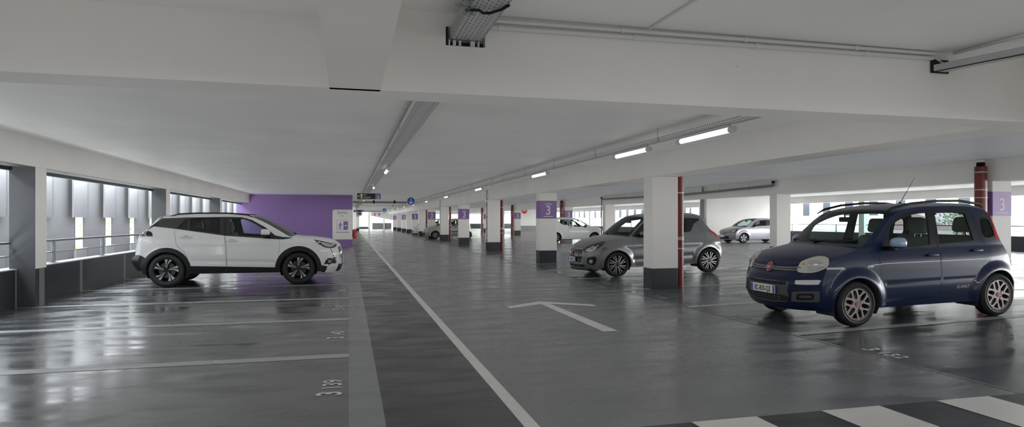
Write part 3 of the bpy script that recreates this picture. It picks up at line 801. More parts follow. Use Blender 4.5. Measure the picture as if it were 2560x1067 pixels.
house(42, 76, 9, 14, 6.0, mat('house white'), 'white house far back through the right openings')

# ================================================================ LIGHT
w = bpy.data.worlds.new('world'); SC.world = w; w.use_nodes = True
WN = w.node_tree.nodes; WL = w.node_tree.links
bg = WN['Background']
SKY_STR = 11.0
tc = WN.new('ShaderNodeTexCoord'); sx = WN.new('ShaderNodeSeparateXYZ'); WL.new(tc.outputs['Generated'], sx.inputs[0])
mr = WN.new('ShaderNodeMapRange'); mr.inputs['From Min'].default_value = -.15; mr.inputs['From Max'].default_value = .6
WL.new(sx.outputs[2], mr.inputs['Value'])
mx = WN.new('ShaderNodeMix'); mx.data_type = 'RGBA'; mx.inputs['A'].default_value = (1, .985, .96, 1); mx.inputs['B'].default_value = (.80, .90, 1, 1)
WL.new(mr.outputs['Result'], mx.inputs['Factor']); WL.new(mx.outputs['Result'], bg.inputs['Color'])
bg.inputs['Strength'].default_value = SKY_STR

sn = bpy.data.lights.new('sun', 'SUN'); sn.energy = 10; sn.angle = .02; sn.color = (1, .96, .90)
so = bpy.data.objects.new('sun', sn); COL.objects.link(so); so.rotation_euler = (math.radians(24), 0, math.radians(-20))
def portal(name, loc, rot, sx_, sy_):
    l = bpy.data.lights.new(name, 'AREA'); l.shape = 'RECTANGLE'; l.size = sx_; l.size_y = sy_; l.energy = 1; l.cycles.is_portal = True
    o = bpy.data.objects.new(name, l); COL.objects.link(o); o.location = loc; o.rotation_euler = rot; return o
# light points along local -Z
portal('daylight_left', (-5.3, 12, 1.4), (0, -PI/2, 0), 1.7, 43)
portal('daylight_right', (XR+.35, 54, 1.55), (0, PI/2, 0), 1.8, 92)
portal('daylight_back', (11, Y0-.3, 1.5), (PI/2, 0, PI), 33, 2.6)
portal('daylight_end', (11, 104.3, 1.4), (-PI/2, 0, PI), 33, 2.4)

SC.view_settings.view_transform = 'Standard'; SC.view_settings.look = 'None'; SC.view_settings.gamma = 1; SC.view_settings.use_curve_mapping = False
SC.view_settings.exposure = 0.2
c = SC.cycles
c.use_denoising = True; c.denoiser = 'OPENIMAGEDENOISE'; c.max_bounces = 10; c.diffuse_bounces = 8; c.glossy_bounces = 4; c.transparent_max_bounces = 16
c.sample_clamp_indirect = 1.5; c.sample_clamp_direct = 4; c.caustics_reflective = True; c.caustics_refractive = False; c.use_light_tree = True

c.use_fast_gi = True; c.fast_gi_method = 'ADD'
w.light_settings.ao_factor = .17; w.light_settings.distance = 1.6
# ================================================================ CARS
from mathutils.bvhtree import BVHTree
def inpoly(x, z, P):
    c = False; j = len(P)-1
    for i in range(len(P)):
        if (P[i][1] > z) != (P[j][1] > z) and x < (P[j][0]-P[i][0])*(z-P[i][1])/(P[j][1]-P[i][1])+P[i][0]: c = not c
        j = i
    return c
def area2(P): return sum(P[i-1][0]*P[i][1]-P[i][0]*P[i-1][1] for i in range(len(P)))/2
def inset(P, d):
    s = 1 if area2(P) > 0 else -1; n = len(P); out = []
    for i in range(n):
        a, b, c = Vector(P[i-1]), Vector(P[i]), Vector(P[(i+1) % n])
        e1 = (b-a).normalized(); e2 = (c-b).normalized()
        n1 = Vector((-e1.y, e1.x))*s; n2 = Vector((-e2.y, e2.x))*s
        m = (n1+n2); m = m/max(.5, m.length_squared)*2 if m.length > .1 else n1
        out.append(tuple(b+m*d*.5 if False else b+(n1+n2).normalized()*d/max(.6, (n1+n2).normalized().dot(n1))))
    return out
def smooth_poly(P, n=4, corner=()):
    """Catmull-Rom closed polygon; indices in corner stay sharp"""
    out = []; N = len(P)
    for i in range(N):
        p0, p1, p2, p3 = P[i-1], P[i], P[(i+1) % N], P[(i+2) % N]
        if i in corner: p0 = p1
        if (i+1) % N in corner: p3 = p2
        for k in range(n):
            t = k/n; t2 = t*t; t3 = t2*t
            out.append(tuple(.5*((2*p1[q])+(-p0[q]+p2[q])*t+(2*p0[q]-5*p1[q]+4*p2[q]-p3[q])*t2+(-p0[q]+3*p1[q]-3*p2[q]+p3[q])*t3) for q in (0, 1)))
    return out
def circ(cx, cz, r, a0=0, a1=2*PI, n=32): return [(cx+r*math.cos(a0+(a1-a0)*k/n), cz+r*math.sin(a0+(a1-a0)*k/n)) for k in range(n+1 if a1-a0 < 6.2 else n)]
def cdt(loops, grid, bounds, keep):
    vs = []; es = []
    for Lp in loops:
        b = len(vs); vs += [Vector(p) for p in Lp]; n = len(Lp)
        es += [(b+i, b+(i+1) % n) for i in range(n)]
    x0, x1, z0, z1 = bounds; nx = int((x1-x0)/grid)+1; nz = int((z1-z0)/grid)+1
    for i in range(nx+1):
        for j in range(nz+1):
            p = (x0+(i+.5*(j % 2))*grid, z0+j*grid)
            if keep(p): vs.append(Vector(p))
    V, E_, F_, *_ = delaunay_2d_cdt(vs, es, [], 0, 1e-5)
    return [tuple(v) for v in V], [tuple(f) for f in F_]

class Car:
    def __init__(s, name, spec):
        s.sp = spec; s.root = empty(name); s.name = name
        s.Wm = spec['W']; s.L = spec['L']
        s.parts = {}
    def W(s, x, z):
        p = s.sp; w = p['W']; zb = p['zb']
        u = (z-zb)/.05
        sp_ = .05*math.log1p(math.exp(min(u, 30))) if u < 30 else z-zb
        w -= p['th']*sp_
        if z < .6: w -= p.get('tuck', .07)*((.6-z)/.42)**2
        elif z < zb: w -= p.get('shoulder', .025)*((z-.6)/(zb-.6))**2
        else: w -= p.get('shoulder', .025)
        if x < p['xf']: w -= p['af']*((p['xf']-x)/p['xf'])**2.2
        if x > p['xr']: w -= p['ar']*((x-p['xr'])/(s.L-p['xr']))**2.2
        for cx in p['wx']:
            d = math.hypot(x-cx, z-p['r']*.98); R = p['ra']
            if z < zb and d < R+.14:
                t = max(0., min(1., (R+.14-d)/.13)); w += p.get('flare', .022)*t*t*(3-2*t)*min(1., (zb-z)/.06)
        for fx in p.get('creases', ()): w += fx(x, z)
        return w
    def nrm(s, x, z):
        e = .008
        return Vector((-(s.W(x+e, z)-s.W(x-e, z))/(2*e), 1, -(s.W(x, z+e)-s.W(x, z-e))/(2*e))).normalized()
    def mesh(s, name, V, F, N, m, parent=None, flip=False):
        me = bpy.data.meshes.new(name); me.from_pydata(V, [], F); me.materials.append(m)
        me.polygons.foreach_set('use_smooth', [True]*len(F)); me.update()
        if N: me.normals_split_custom_set_from_vertices([tuple(n) for n in N])
        o = bpy.data.objects.new(name, me); COL.objects.link(o); o.parent = parent or s.root; return o
    def top(s):
        """body strip swept over nose, bonnet, screens, roof and tail"""
        st = s.sp['st']; n = 5
        sub = []
        for i in range(len(st)-1):
            for k in range(n):
                t = k/n; r = []
                for q in range(4):
                    p0, p1, p2, p3 = st[max(i-1, 0)][q], st[i][q], st[i+1][q], st[min(i+2, len(st)-1)][q]
                    # monotone-ish Catmull-Rom
                    r.append(.5*((2*p1)+(-p0+p2)*t+(2*p0-5*p1+4*p2-p3)*t*t+(-p0+3*p1-3*p2+p3)*t**3))
                sub.append((*r, st[i][4]))
        sub.append((*st[-1][:4], st[-2][4]))
        vs = [-1, -.985, -.955, -.91, -.84, -.74, -.62, -.48, -.32, -.16]; vs = vs+[0]+[-v for v in reversed(vs)]
        nv = len(vs); V = []
        for ex, ez, cx, cz, tg in sub:
            p = 2.6 if tg.startswith('bumper') or tg == 'tailgate' else 2.3
            w = s.W(ex, ez)
            for v in vs:
                a = abs(v)
                b = 1-a**p; bz = 1-a**(2.6 if tg in ('roof', 'hood') else 2.2)
                V.append(Vector((ex+(cx-ex)*b, v*w, ez+(cz-ez)*bz)))
        # hood creases
        F = []; T = []
        for i in range(len(sub)-1):
            for j in range(nv-1):
                a = i*nv+j; F.append((a, a+1, a+nv+1, a+nv))
                tg = sub[i][4]; vm = abs(vs[j]+vs[j+1])/2
                if tg in ('windshield', 'rear_glass') and vm > s.sp.get('pillar', .91): tg = ('front_pillar' if tg == 'windshield' else 'rear_pillar')+('+' if vs[j] > 0 else '-')
                if tg == 'bumper' and s.sp.get('hoodonly'): tg = 'bumper'
                T.append(tg)
        N = [Vector((0, 0, 0)) for _ in V]
        for f in F:
            a, b, c, d = (V[i] for i in f); nn = (c-a).cross(d-b)
            for i in f: N[i] += nn
        for i, n_ in enumerate(N):
            n_.normalize()
            j = i % nv
            if j in (0, nv-1):
                ex, ez = sub[i//nv][:2]; q = s.nrm(ex, ez); q = Vector((q.x, q.y*(1 if j else -1), q.z))
                # blend with the side normal so the shoulder reads rounded
                N[i] = (n_*(1 if n_.dot(q) > 0 else -1)+q).normalized()*(1 if n_.dot(q) > 0 else -1)
        s.E = [(a[0], a[1]) for a in sub]
        flipall = N[(len(sub)//2)*nv+nv//2].z < 0
        if flipall: N = [-x for x in N]; F = [tuple(reversed(f)) for f in F]
        s.topmesh = (V, F, N, T)
        # outward check per vertex against F winding is consistent after flip
    def side(s):
        sp = s.sp; R = sp['ra']; sz = sp['sill']; r = sp['r']
        out = list(s.E)  # front bottom -> rear bottom along the shoulder
        xf, xr = sp['wx']
        base = []
        hc = r*.98
        def arch(cx):
            a0 = math.asin((sz-hc)/R); return [(cx+R*math.cos(t), hc+R*math.sin(t)) for t in [a0+(PI-2*a0)*k/20 for k in range(21)]]
        ar = arch(xr); af = arch(xf)
        base = [p for p in ar]+[p for p in af]  # going from rear to front
        rb = out[-1]; fb = out[0]
        mid = [(rb[0]-.04, max(rb[1]-.02, sz-.0))]
        outline = out+[(ar[0][0]+.06, max(sz, rb[1]-.05))]+base+[(af[-1][0]-.06, max(sz, fb[1]-.05))]
        s.outline = outline
        loops = [outline]
        cl = []
        for key, P, kind in sp['side']:
            P = P if kind == 'gapless' else P
            cl.append((key, P, kind)); loops.append(P)
            if kind == 'door': loops.append(inset(P, .005))
        bx = [p[0] for p in outline]; bz = [p[1] for p in outline]
        V, F = cdt(loops, sp.get('grid', .03), (min(bx), max(bx), min(bz), max(bz)), lambda p: inpoly(p[0], p[1], outline))
        groups = {}
        doors = [(k, P, inset(P, .005)) for k, P, kd in cl if kd == 'door']
        lin = []
        for f in F:
            x = sum(V[i][0] for i in f)/3; z = sum(V[i][1] for i in f)/3
            if not inpoly(x, z, outline): continue
            key = None; dr = None
            for k, P, Pi in doors:
                if inpoly(x, z, Pi): dr = k
                elif inpoly(x, z, P): dr = 'gap'
            for k, P, kd in cl:
                if kd != 'door' and inpoly(x, z, P): key = k; kk = kd; break
            if key is None: key = 'paint'; kk = 'skin'
            if dr == 'gap' and kk != 'glass': key = 'gap'
            if kk != 'glass': lin.append(f)
            if key == 'gap': continue
            groups.setdefault((dr if dr != 'gap' else None, key, kk), []).append(f)
        s.sideV = V; s.groups = groups; s.lin = lin
    def emit_side(s, F, off, name, m, sgn, parent=None):
        idx = {}; VV = []; NN = []; FF = []
        for f in F:
            g = []
            for i in f:
                if i not in idx:
                    x, z = s.sideV[i]; n = s.nrm(x, z); w = s.W(x, z)
                    p = Vector((x, w, z))+n*off
                    idx[i] = len(VV); VV.append((p.x, sgn*p.y, p.z)); NN.append((n.x, sgn*n.y, n.z))
                g.append(idx[i])
            # orientation
            a, b, c = (Vector(VV[i]) for i in g)
            if (b-a).cross(c-a).y*sgn < 0: g = g[::-1]
            FF.append(tuple(g))
        return s.mesh(name, VV, FF, NN, m, parent)
    def build(s):
        sp = s.sp; M = sp['mats']
        s.top(); s.side()
        V, F, N, T = s.topmesh
        # BVH of the whole outer skin
        bv = [tuple(v) for v in V]; bf = list(F)
        for sg in (-1, 1):
            b = len(bv); bv += [(x, sg*s.W(x, z), z) for x, z in s.sideV]
            for fs in s.groups.values(): bf += [tuple(b+i for i in f) for f in fs]
        s.bvh = BVHTree.FromPolygons(bv, bf)
        tags = {}
        for f, t in zip(F, T): tags.setdefault(t, []).append(f)
        nm = {'bumper': ('front_bumper', M['paint']), 'bumper_rear': ('rear_bumper', M.get('rear_bumper', M['paint'])), 'hood': ('hood', M['paint']), 'windshield': ('windshield', GLASS),
              'roof': ('roof', M.get('roof', M['paint'])), 'rear_glass': ('rear_window', GLASSD), 'tailgate': ('tailgate', M['paint']), 'front_pillar+': ('windshield_pillar', M.get('pillar', M['paint'])), 'front_pillar-': ('windshield_pillar', M.get('pillar', M['paint'])), 'rear_pillar+': ('rear_pillar', M['paint']), 'rear_pillar-': ('rear_pillar', M['paint']), 'cowl': ('cowl', BLACKT)}
        for t, fs in tags.items():
            idx = {}; VV = []; NN = []; FF = []
            for f in fs:
                g = []
                for i in f:
                    if i not in idx: idx[i] = len(VV); VV.append(tuple(V[i])); NN.append(N[i])
                    g.append(idx[i])
                FF.append(tuple(g))
            s.parts[t] = s.mesh(nm[t][0], VV, FF, NN, nm[t][1])
        # inner lining of the roof + top
        lt = [f for f, t in zip(F, T) if t not in ('windshield', 'rear_glass')]
        s.mesh('inner_shell', [tuple(V[i]-N[i]*.03) for i in range(len(V))], [tuple(reversed(f)) for f in lt], None, LINER)
        for sg in (-1, 1):
            s.emit_side(s.lin, -.028, 'inner_shell', LINER, sg)
            dobj = {}
            names = {'front_door': 'front_door', 'rear_door': 'rear_door'}
            for (dr, key, kk), fs in sorted(s.groups.items(), key=lambda q: (str(q[0][0]), q[0][1] != 'paint')):
                if dr and dr not in dobj:
                    pf = s.groups.get((dr, 'paint', 'skin'))
                    if pf: dobj[dr] = s.emit_side(pf, 0, dr, M['paint'], sg)
            for (dr, key, kk), fs in s.groups.items():
                if dr and key == 'paint': continue
                par = dobj.get(dr)
                if kk == 'glass': s.emit_side(fs, -.006, 'window_glass' if key != 'dark_glass' else 'window_glass', GLASSD if key.startswith('dark') else GLASS, sg, par)
                elif key == 'paint': s.emit_side(fs, 0, 'body_side', M['paint'], sg)
                else: s.emit_side(fs, sp.get('trimoff', .003) if kk == 'raised' else 0, {'black': 'window_trim', 'clad': 'lower_cladding', 'lamp': 'tail_lamp'}.get(key, key), {'black': M.get('trim', BLACKG), 'clad': BLACKT, 'lamp': REDL, 'liner': LINER}.get(key, BLACKT), sg, par)
            s.dobj = getattr(s, 'dobj', {}); s.dobj[sg] = dobj
            # wheel housings
            for cx in sp['wx']:
                b = MB(); R = sp['ra']; hc = sp['r']*.98; n = 20; a0 = math.asin((sp['sill']-hc)/R)-.25
                ring = [(cx+R*math.cos(a0+(PI-2*a0)*k/n), hc+R*math.sin(a0+(PI-2*a0)*k/n)) for k in range(n+1)]
                for p, q in zip(ring, ring[1:]):
                    wp, wq = s.W(*p)-.004, s.W(*q)-.004
                    b.face([(p[0], sg*wp, p[1]), (q[0], sg*wq, q[1]), (q[0], sg*(s.Wm-.36), q[1]), (p[0], sg*(s.Wm-.36), p[1])], LINER)
                b.face([(x, sg*(s.Wm-.36), z) for x, z in ring], LINER)
                b.build('wheel_housing', s.root)
        # underbody
        b = MB(); zf_ = sp['sill']+.03
        b.box(.25, sp['wx'][0]-sp['ra'], -s.Wm+.2, s.Wm-.2, zf_-.03, zf_+.02, LINER)
        b.box(sp['wx'][0]-sp['ra'], sp['wx'][0]+sp['ra'], -s.Wm+.36, s.Wm-.36, zf_-.03, zf_+.02, LINER)
        b.box(sp['wx'][0]+sp['ra'], sp['wx'][1]-sp['ra'], -s.Wm+.06, s.Wm-.06, zf_-.04, zf_+.02, LINER)
        b.box(sp['wx'][1]-sp['ra'], s.L-.3, -s.Wm+.36, s.Wm-.36, zf_-.02, zf_+.04, LINER)
        b.build('underbody', s.root)
        s.interior()
        for cx in sp['wx']:
            for sg in (-1, 1): s.wheel(cx, sg)
    def interior(s):
        c = s.sp.get('cab')
        if not c: return
        sf = s.sp.get('seat', SEAT)
        dx = c['dash']
        b = MB(); b.rbox(dx-.25, dx+.22, -s.Wm+.12, s.Wm-.12, .55, c['zdash'], DASH, .06, 3); b.rbox(dx-.1, dx+.2, .14*-c.get('drv', -1)-0.0, .14*-c.get('drv', -1)+.01, .6, .61, DGREY, .001, 1) if False else None
        b.build('dashboard', s.root, True, 40)
        b = MB(); cy = -.36; cen = Vector((dx+.38, cy, c['zdash']-.06))
        pts = [cen+Vector((-.30*.5*math.sin(a)*.7*1.0*.35, .18*math.cos(a), .18*math.sin(a))) for a in [2*PI*k/20 for k in range(21)]]
        b.tube(pts, .015, BLACKT, 8, caps=False); b.tube([cen, cen+Vector((-.25, 0, -.08))], .04, BLACKT, 8); b.box(cen.x-.01, cen.x+.02, cy-.16, cy+.16, cen.z-.02, cen.z+.02, BLACKT)
        b.build('steering_wheel', s.root, True, 40)
        for sx_ in c['front']:
            for cy in (-.37, .37):
                s.seat(sx_, cy, .48, c, sf)
        s.seat(c['rear'], 0, 1.25, c, sf, hr=(-.38, .38))
        b = MB(); mx_ = c['mirror']; b.rbox(mx_[0]-.01, mx_[0]+.03, -.12, .12, mx_[1]-.035, mx_[1]+.035, BLACKT, .015, 2); b.tube([(mx_[0], 0, mx_[1]), (mx_[0]-.02, 0, mx_[1]+.1)], .01, BLACKT, 6); b.build('inside_mirror', s.root, True, 40)
    def seat(s, x, y, w, c, sf, hr=(0,)):
        sh = c.get('sh', 1.02)
        e = MB(); e.rbox(x-.28, x+.25, y-w/2, y+w/2, .38, .55, sf, .06, 3)
        xf = Matrix.Translation((x+.20, y, .48)) @ Matrix.Rotation(math.radians(16), 4, 'Y')
        e.rbox(-.07, .08, -w/2, w/2, 0, sh-.48, sf, .06, 3, xf)
        o = e.build('seat', s.root, True, 60)
        for h in hr:
            e = MB(); e.rbox(-.05, .06, h-.13, h+.13, sh-.48+.045, sh-.48+.26, sf, .05, 3, xf)
            for q in (-.05, .05): e.tube([xf @ Vector((0, h+q, sh-.5)), xf @ Vector((0, h+q, sh-.40))], .006, CHROME, 6)
            e.build('headrest', o, True, 60)
    def wheel(s, cx, sg):
        sp = s.sp; r = sp['r']; w = sp['tw']; rr = sp['rr']; yo = sg*(sp['track']+w/2)
        e = MB()
        # tyre profile (r, y) with y outward = +
        h = w/2
        prof = [(rr, h-.012), (rr+.012, h-.004), (rr+(r-rr)*.45, h+.006), (r-.03, h-.004), (r-.010, h-.022), (r-.003, h-.035), (r-.003, h-.055), (r-.010, h-.058), (r-.010, h-.066), (r-.002, h-.069), (r, .012), (r-.009, .010), (r-.009, -.010), (r, -.012), (r-.003, -h+.035), (r-.03, -h+.004), (rr+.01, -h+.004), (rr, -h+.012)]
        e.lathe([(a, b*sg) for a, b in prof], TYRE, 56, axis='y')
        t = e.build('tyre', s.root, True, 35, fixn=True); t.location = (cx, sg*sp['track'], r)
        e = MB()
        e.lathe([(a, b*sg) for a, b in [(rr+.008, h-.004), (rr+.006, h+.002), (rr-.006, h), (rr-.012, h-.012), (rr-.02, h-.05), (rr-.03, -h+.02), (.0, -h+.03)]], s.sp.get('rimbarrel', ALUG), 48, axis='y')
        e.lathe([(.02, (h-.075)*sg), (rr*.68, (h-.075)*sg), (rr*.68, (h-.09)*sg), (.0, (h-.09)*sg)], mat('brake disc', (.07, .068, .066), .4, .6), 32, axis='y')
        e.build('rim', t, True, 35, fixn=True)
        faces = sp['spokes'](rr)
        e = MB()
        for poly, y0, y1, m in faces:
            if area2(poly) < 0: poly = poly[::-1]
            e.prism(poly, (lambda y0, y1: (lambda u, v, q: (u*sg*-1 if False else u, sg*(h+y0-.028*(1-min(1, math.hypot(u, v)/rr))*0+(y1-y0)*q), v)))(y0, y1), m, 1.)
        e.build('spokes', t, False, fixn=True)
        e = MB(); cr = sp.get('cap', .03)
        e.lathe([(0, sg*(h-.004)), (cr*.8, sg*(h-.005)), (cr, sg*(h-.014)), (cr, sg*(h-.05)), (0, sg*(h-.05))], sp.get('capm', BLACKG), 24, axis='y')
        for k in range(sp.get('bolts', 5)):
            a = 2*PI*(k+.5)/sp.get('bolts', 5); e.lathe([(0, sg*(h-.022)), (.009, sg*(h-.022)), (.009, sg*(h-.05))], GALV, 8, axis='y', c=(.052*math.cos(a), 0, .052*math.sin(a)))
        e.build('hub_cap', t, True, 35, fixn=True)
    # ---- pieces laid on the outer skin by projection
    def cast(s, a, t, z, sg):
        D = Vector((math.cos(a), math.sin(a), 0)); Tv = Vector((-math.sin(a), math.cos(a), 0))
        o = Tv*t-D*3+Vector((0, 0, z))
        loc, n, i, d = s.bvh.ray_cast(o, D)
        if loc is None: loc, n, i, d = s.bvh.find_nearest(o+D*2.6)
        if n.dot(D) > 0: n = -n
        return loc, n
    def patch(s, name, a, P, m, h=.004, grid=.03, both=True, parent=None, sides=None, skirt=.012, sm=True, rear=False):
        """P: (t, z) polygon seen along a (degrees from straight ahead to broadside). both: mirrored twin"""
        a = math.radians(a); res = []
        bx = [p[0] for p in P]; bz = [p[1] for p in P]
        V2, F2 = cdt([P], grid, (min(bx), max(bx), min(bz), max(bz)), lambda p: inpoly(p[0], p[1], P))
        F2 = [f for f in F2 if inpoly(sum(V2[i][0] for i in f)/3, sum(V2[i][1] for i in f)/3, P)]
        hits = [s.cast(a, t, z, 1) for t, z in V2]
        cnt = {}
        for f in F2:
            for q in range(3):
                k = (f[q], f[(q+1) % 3]); cnt[tuple(sorted(k))] = cnt.get(tuple(sorted(k)), 0)+1
        for sg in ((1, -1) if both else (1,)):
            VV = []; FF = []; NN = []
            for (l, n) in hits:
                p = l+n*h; VV.append((p.x, p.y*sg, p.z)); NN.append((n.x, n.y*sg, n.z))
            nb = len(VV)
            for (l, n) in hits:
                p = l-n*skirt; VV.append((p.x, p.y*sg, p.z)); NN.append((n.x, n.y*sg, n.z))
            for f in F2:
                g = list(f); A, B, C_ = (Vector(VV[i]) for i in g)
                if (B-A).cross(C_-A).dot(Vector(NN[g[0]])) < 0: g = g[::-1]
                FF.append(tuple(g))
                for q in range(3):
                    i, j = g[q], g[(q+1) % 3]
                    if cnt[tuple(sorted((i, j)))] == 1: FF.append((j, i, i+nb, j+nb))
            me = bpy.data.meshes.new(name); me.from_pydata(VV, [], FF); me.materials.append(m)
            me.polygons.foreach_set('use_smooth', [True]*len(FF)); me.set_sharp_from_angle(angle=math.radians(50)); me.update()
            o = bpy.data.objects.new(name, me); COL.objects.link(o); o.parent = parent[sg] if isinstance(parent, dict) else (parent or s.root)
            res.append(o)
        return res
    def sidepatch(s, name, P, m, **k):
        """P in (x, z), near side (-y); both: mirrored"""
        return s.patch(name, 90, [(-x, z) for x, z in P], m, **k)
    def lettering(s, name, txt, size, a, t, z, m, sx=1., both=False, off=.005, parent=None, bold=0., align='CENTER', slant=0.):
        b = MB(); aa = math.radians(a)
        def fn(u, v):
            # text runs to the viewer's right: +t is to the viewer's left when a = 0 looking +x
            l, n = s.cast(aa, t-(u+slant*v), z+v, 1); p = l+n*off; return tuple(p)
        b.text(txt, size, m, fn, sx, align, bold=bold)
        return b.build(name, parent or s.root)
    def handle(s, x, z, m, w=.17, parent=None):
        for sg in (-1, 1):
            y = s.W(x, z); e = MB()
            pts = [(-w/2, .0), (-w/2+.02, .030), (0, .040), (w/2-.02, .030), (w/2, .0)]
            for (p, q) in zip(pts, pts[1:]): pass
            e.rbox(x-w/2, x+w/2, y+.014, y+.036, z-.014, z+.014, m, .009, 2); e.rbox(x-w/2, x-w/2+.03, y-.01, y+.03, z-.012, z+.012, m, .006, 1); e.rbox(x+w/2-.03, x+w/2, y-.01, y+.03, z-.012, z+.012, m, .006, 1)
            e.rbox(x-w*.28, x+w*.28, y-.01, y+.003, z-.024, z+.026, m, .010, 2); e.rbox(x-w*.22, x+w*.22, y-.002, y+.0045, z-.002, z+.020, BLACKT, .002, 1)
            if sg < 0: e.v = [(a, -b, c) for a, b, c in e.v]
            par = s.dobj[sg].get(parent) if parent else None
            o = e.build('door_handle', par or s.root, True, 40, fixn=True)
    def mirror(s, x, z, m, m2=None, L_=.20, H_=.13, D_=.12, gap=.05):
        for sg in (-1, 1):
            y = s.W(x, z-.05); e = MB()
            bm = bmesh.new(); bmesh.ops.create_uvsphere(bm, u_segments=20, v_segments=14, radius=1)
            for v in bm.verts:
                c = v.co; k = Vector((c.x, c.y, c.z))
                k.x = max(k.x, -1) if k.x < .35 else .35+(k.x-.35)*.15
                sg2 = lambda q: math.copysign(abs(q)**.75, q)
                v.co = Vector((x+k.x*D_, y+gap+L_/2+sg2(k.y)*L_/2, z+sg2(k.z)*H_/2))
            bm.verts.ensure_lookup_table(); b0 = len(e.v)
            e.v += [tuple(v.co) for v in bm.verts]; k1 = e.mi(m); k2 = e.mi(m2 or m); kb = e.mi(BLACKT)
            for f in bm.faces:
                e.f.append(tuple(b0+v.index for v in f.verts)); cz = f.calc_center_median()
                e.m.append(kb if f.normal.x > .9 and cz.x > x else (k2 if cz.z < z-H_*.28 else k1))
            bm.free()
            e.rbox(x-.04, x+.03, y-.03, y+gap+.05, z-H_/2-.025, z-H_/2+.03, BLACKT, .012, 2)
            if sg < 0: e.v = [(a, -b, c) for a, b, c in e.v]
            par = s.dobj[sg].get('front_door')
            e.build('side_mirror', par or s.root, True, 50, fixn=True)
    def rail(s, pts, m, r=.018):
        for sg in (-1, 1):
            e = MB(); P = []
            for x, y, z in pts: P.append((x, sg*y, z))
            e.tube(P, [r*.4]+[r]*(len(P)-2)+[r*.4], m, 10); e.build('roof_rail', s.root, True, 50)
    def plate(s, x, y, z, txt, w=.50, h=.11, tilt=0.):
        e = MB()
        e.rbox(x-.012, x, y-w/2, y+w/2, z-h/2, z+h/2, PLATE, .004, 1)
        # seen from the front, viewer's left is +y
        e.box(x-.0135, x-.012, y+w/2-.045, y+w/2-.003, z-h/2+.004, z+h/2-.004, PBLUE)
        e.box(x-.0135, x-.012, y-w/2+.003, y-w/2+.042, z-h/2+.004, z+h/2-.004, PBLUE)
        e.text(txt, h*.86, INK, lambda u, v: (x-.0145, y-u, z-h*.29+v), sx=.74, bold=.001)
        e.text('F', h*.3, SIGNW, lambda u, v: (x-.0150, y+w/2-.024-u, z-h*.38+v), sx=1)
        o = e.build('number_plate', s.root); return o
    def place(s, X0, Yc, z0, head, slope=0., yaw=0., label='', cat='car', group=None):
        if head < 0: Mx = Matrix.Translation((X0, Yc, z0)) @ Matrix.Rotation(-math.atan(slope), 4, 'Y') @ Matrix.Rotation(yaw, 4, 'Z')
        else: Mx = Matrix.Translation((X0, Yc, z0)) @ Matrix.Rotation(PI+yaw, 4, 'Z') @ Matrix.Rotation(math.atan(slope), 4, 'Y')
        s.root.matrix_world = Mx
        tag(s.root, label, cat, group)

# ---- spoke patterns: list of (polygon, y0, y1, material) relative to the rim face
def pol(r, a): return (r*math.cos(a), r*math.sin(a))
def disc(r, n=20): return [pol(r, 2*PI*k/n) for k in range(n)]
def spokes_blades(n, m_face, m_back, w0=.13, w1=.30, twist=.18, a0=.3):
    def f(R):
        out = [(disc(.062), -.045, -.012, m_back)]
        for k in range(n):
            a = a0+2*PI*k/n
            pair = [(-.30, -.06), (.10, .34)] if True else []
            for j, (u0, u1) in enumerate(pair):
                A = a+(0 if j == 0 else .0)
                p = [pol(.045, A+u0*w0*3+.0), pol(R*.62, A+u0*.62+twist*.5), pol(R*.985, A+u0+twist), pol(R*.985, A+u1*.9+twist*(1.0)), pol(R*.6, A+u1*.55+twist*.35), pol(.045, A+u1*w0*3)]
                out.append((p, -.034, -.006, m_face if j == 0 else m_back if False else m_face))
                q = [pol(.04, A+u0*w0*3-.1), pol(R*.62, A+u0*.62+twist*.5-.09), pol(R*.98, A+u0+twist-.07), pol(R*.98, A+u1*.9+twist+.07), pol(R*.6, A+u1*.55+twist*.35+.08), pol(.04, A+u1*w0*3+.1)]
                out.append((q, -.048, -.020, m_back))
        return out
    return f
def spokes_twin(n, mf, mb_, a0=.2, w=.016, sweep=.10):
    def f(R):
        out = [(disc(.055), -.04, -.010, mb_)]
        for k in range(n):
            a = a0+2*PI*k/n
            for s_ in (-1, 1):
                o = s_*PI/n*.38
                p = [pol(.05, a+o*.9-.10), pol(R*.985, a+o-w/R*1.2+sweep), pol(R*.985, a+o+w/R*1.2+sweep), pol(.05, a+o*.9+.12)]
                out.append((p, -.032, -.006, mf))
                p = [pol(.045, a+o*.9-.2), pol(R*.98, a+o-w/R*2.2+sweep), pol(R*.98, a+o+w/R*2.2+sweep), pol(.045, a+o*.9+.2)]
                out.append((p, -.046, -.022, mb_))
        return out
    return f
def ringseg(r0, r1, a0, a1, n=5): return [pol(r1, a0+(a1-a0)*k/n) for k in range(n+1)]+[pol(r0, a1-(a1-a0)*k/n) for k in range(n+1)]
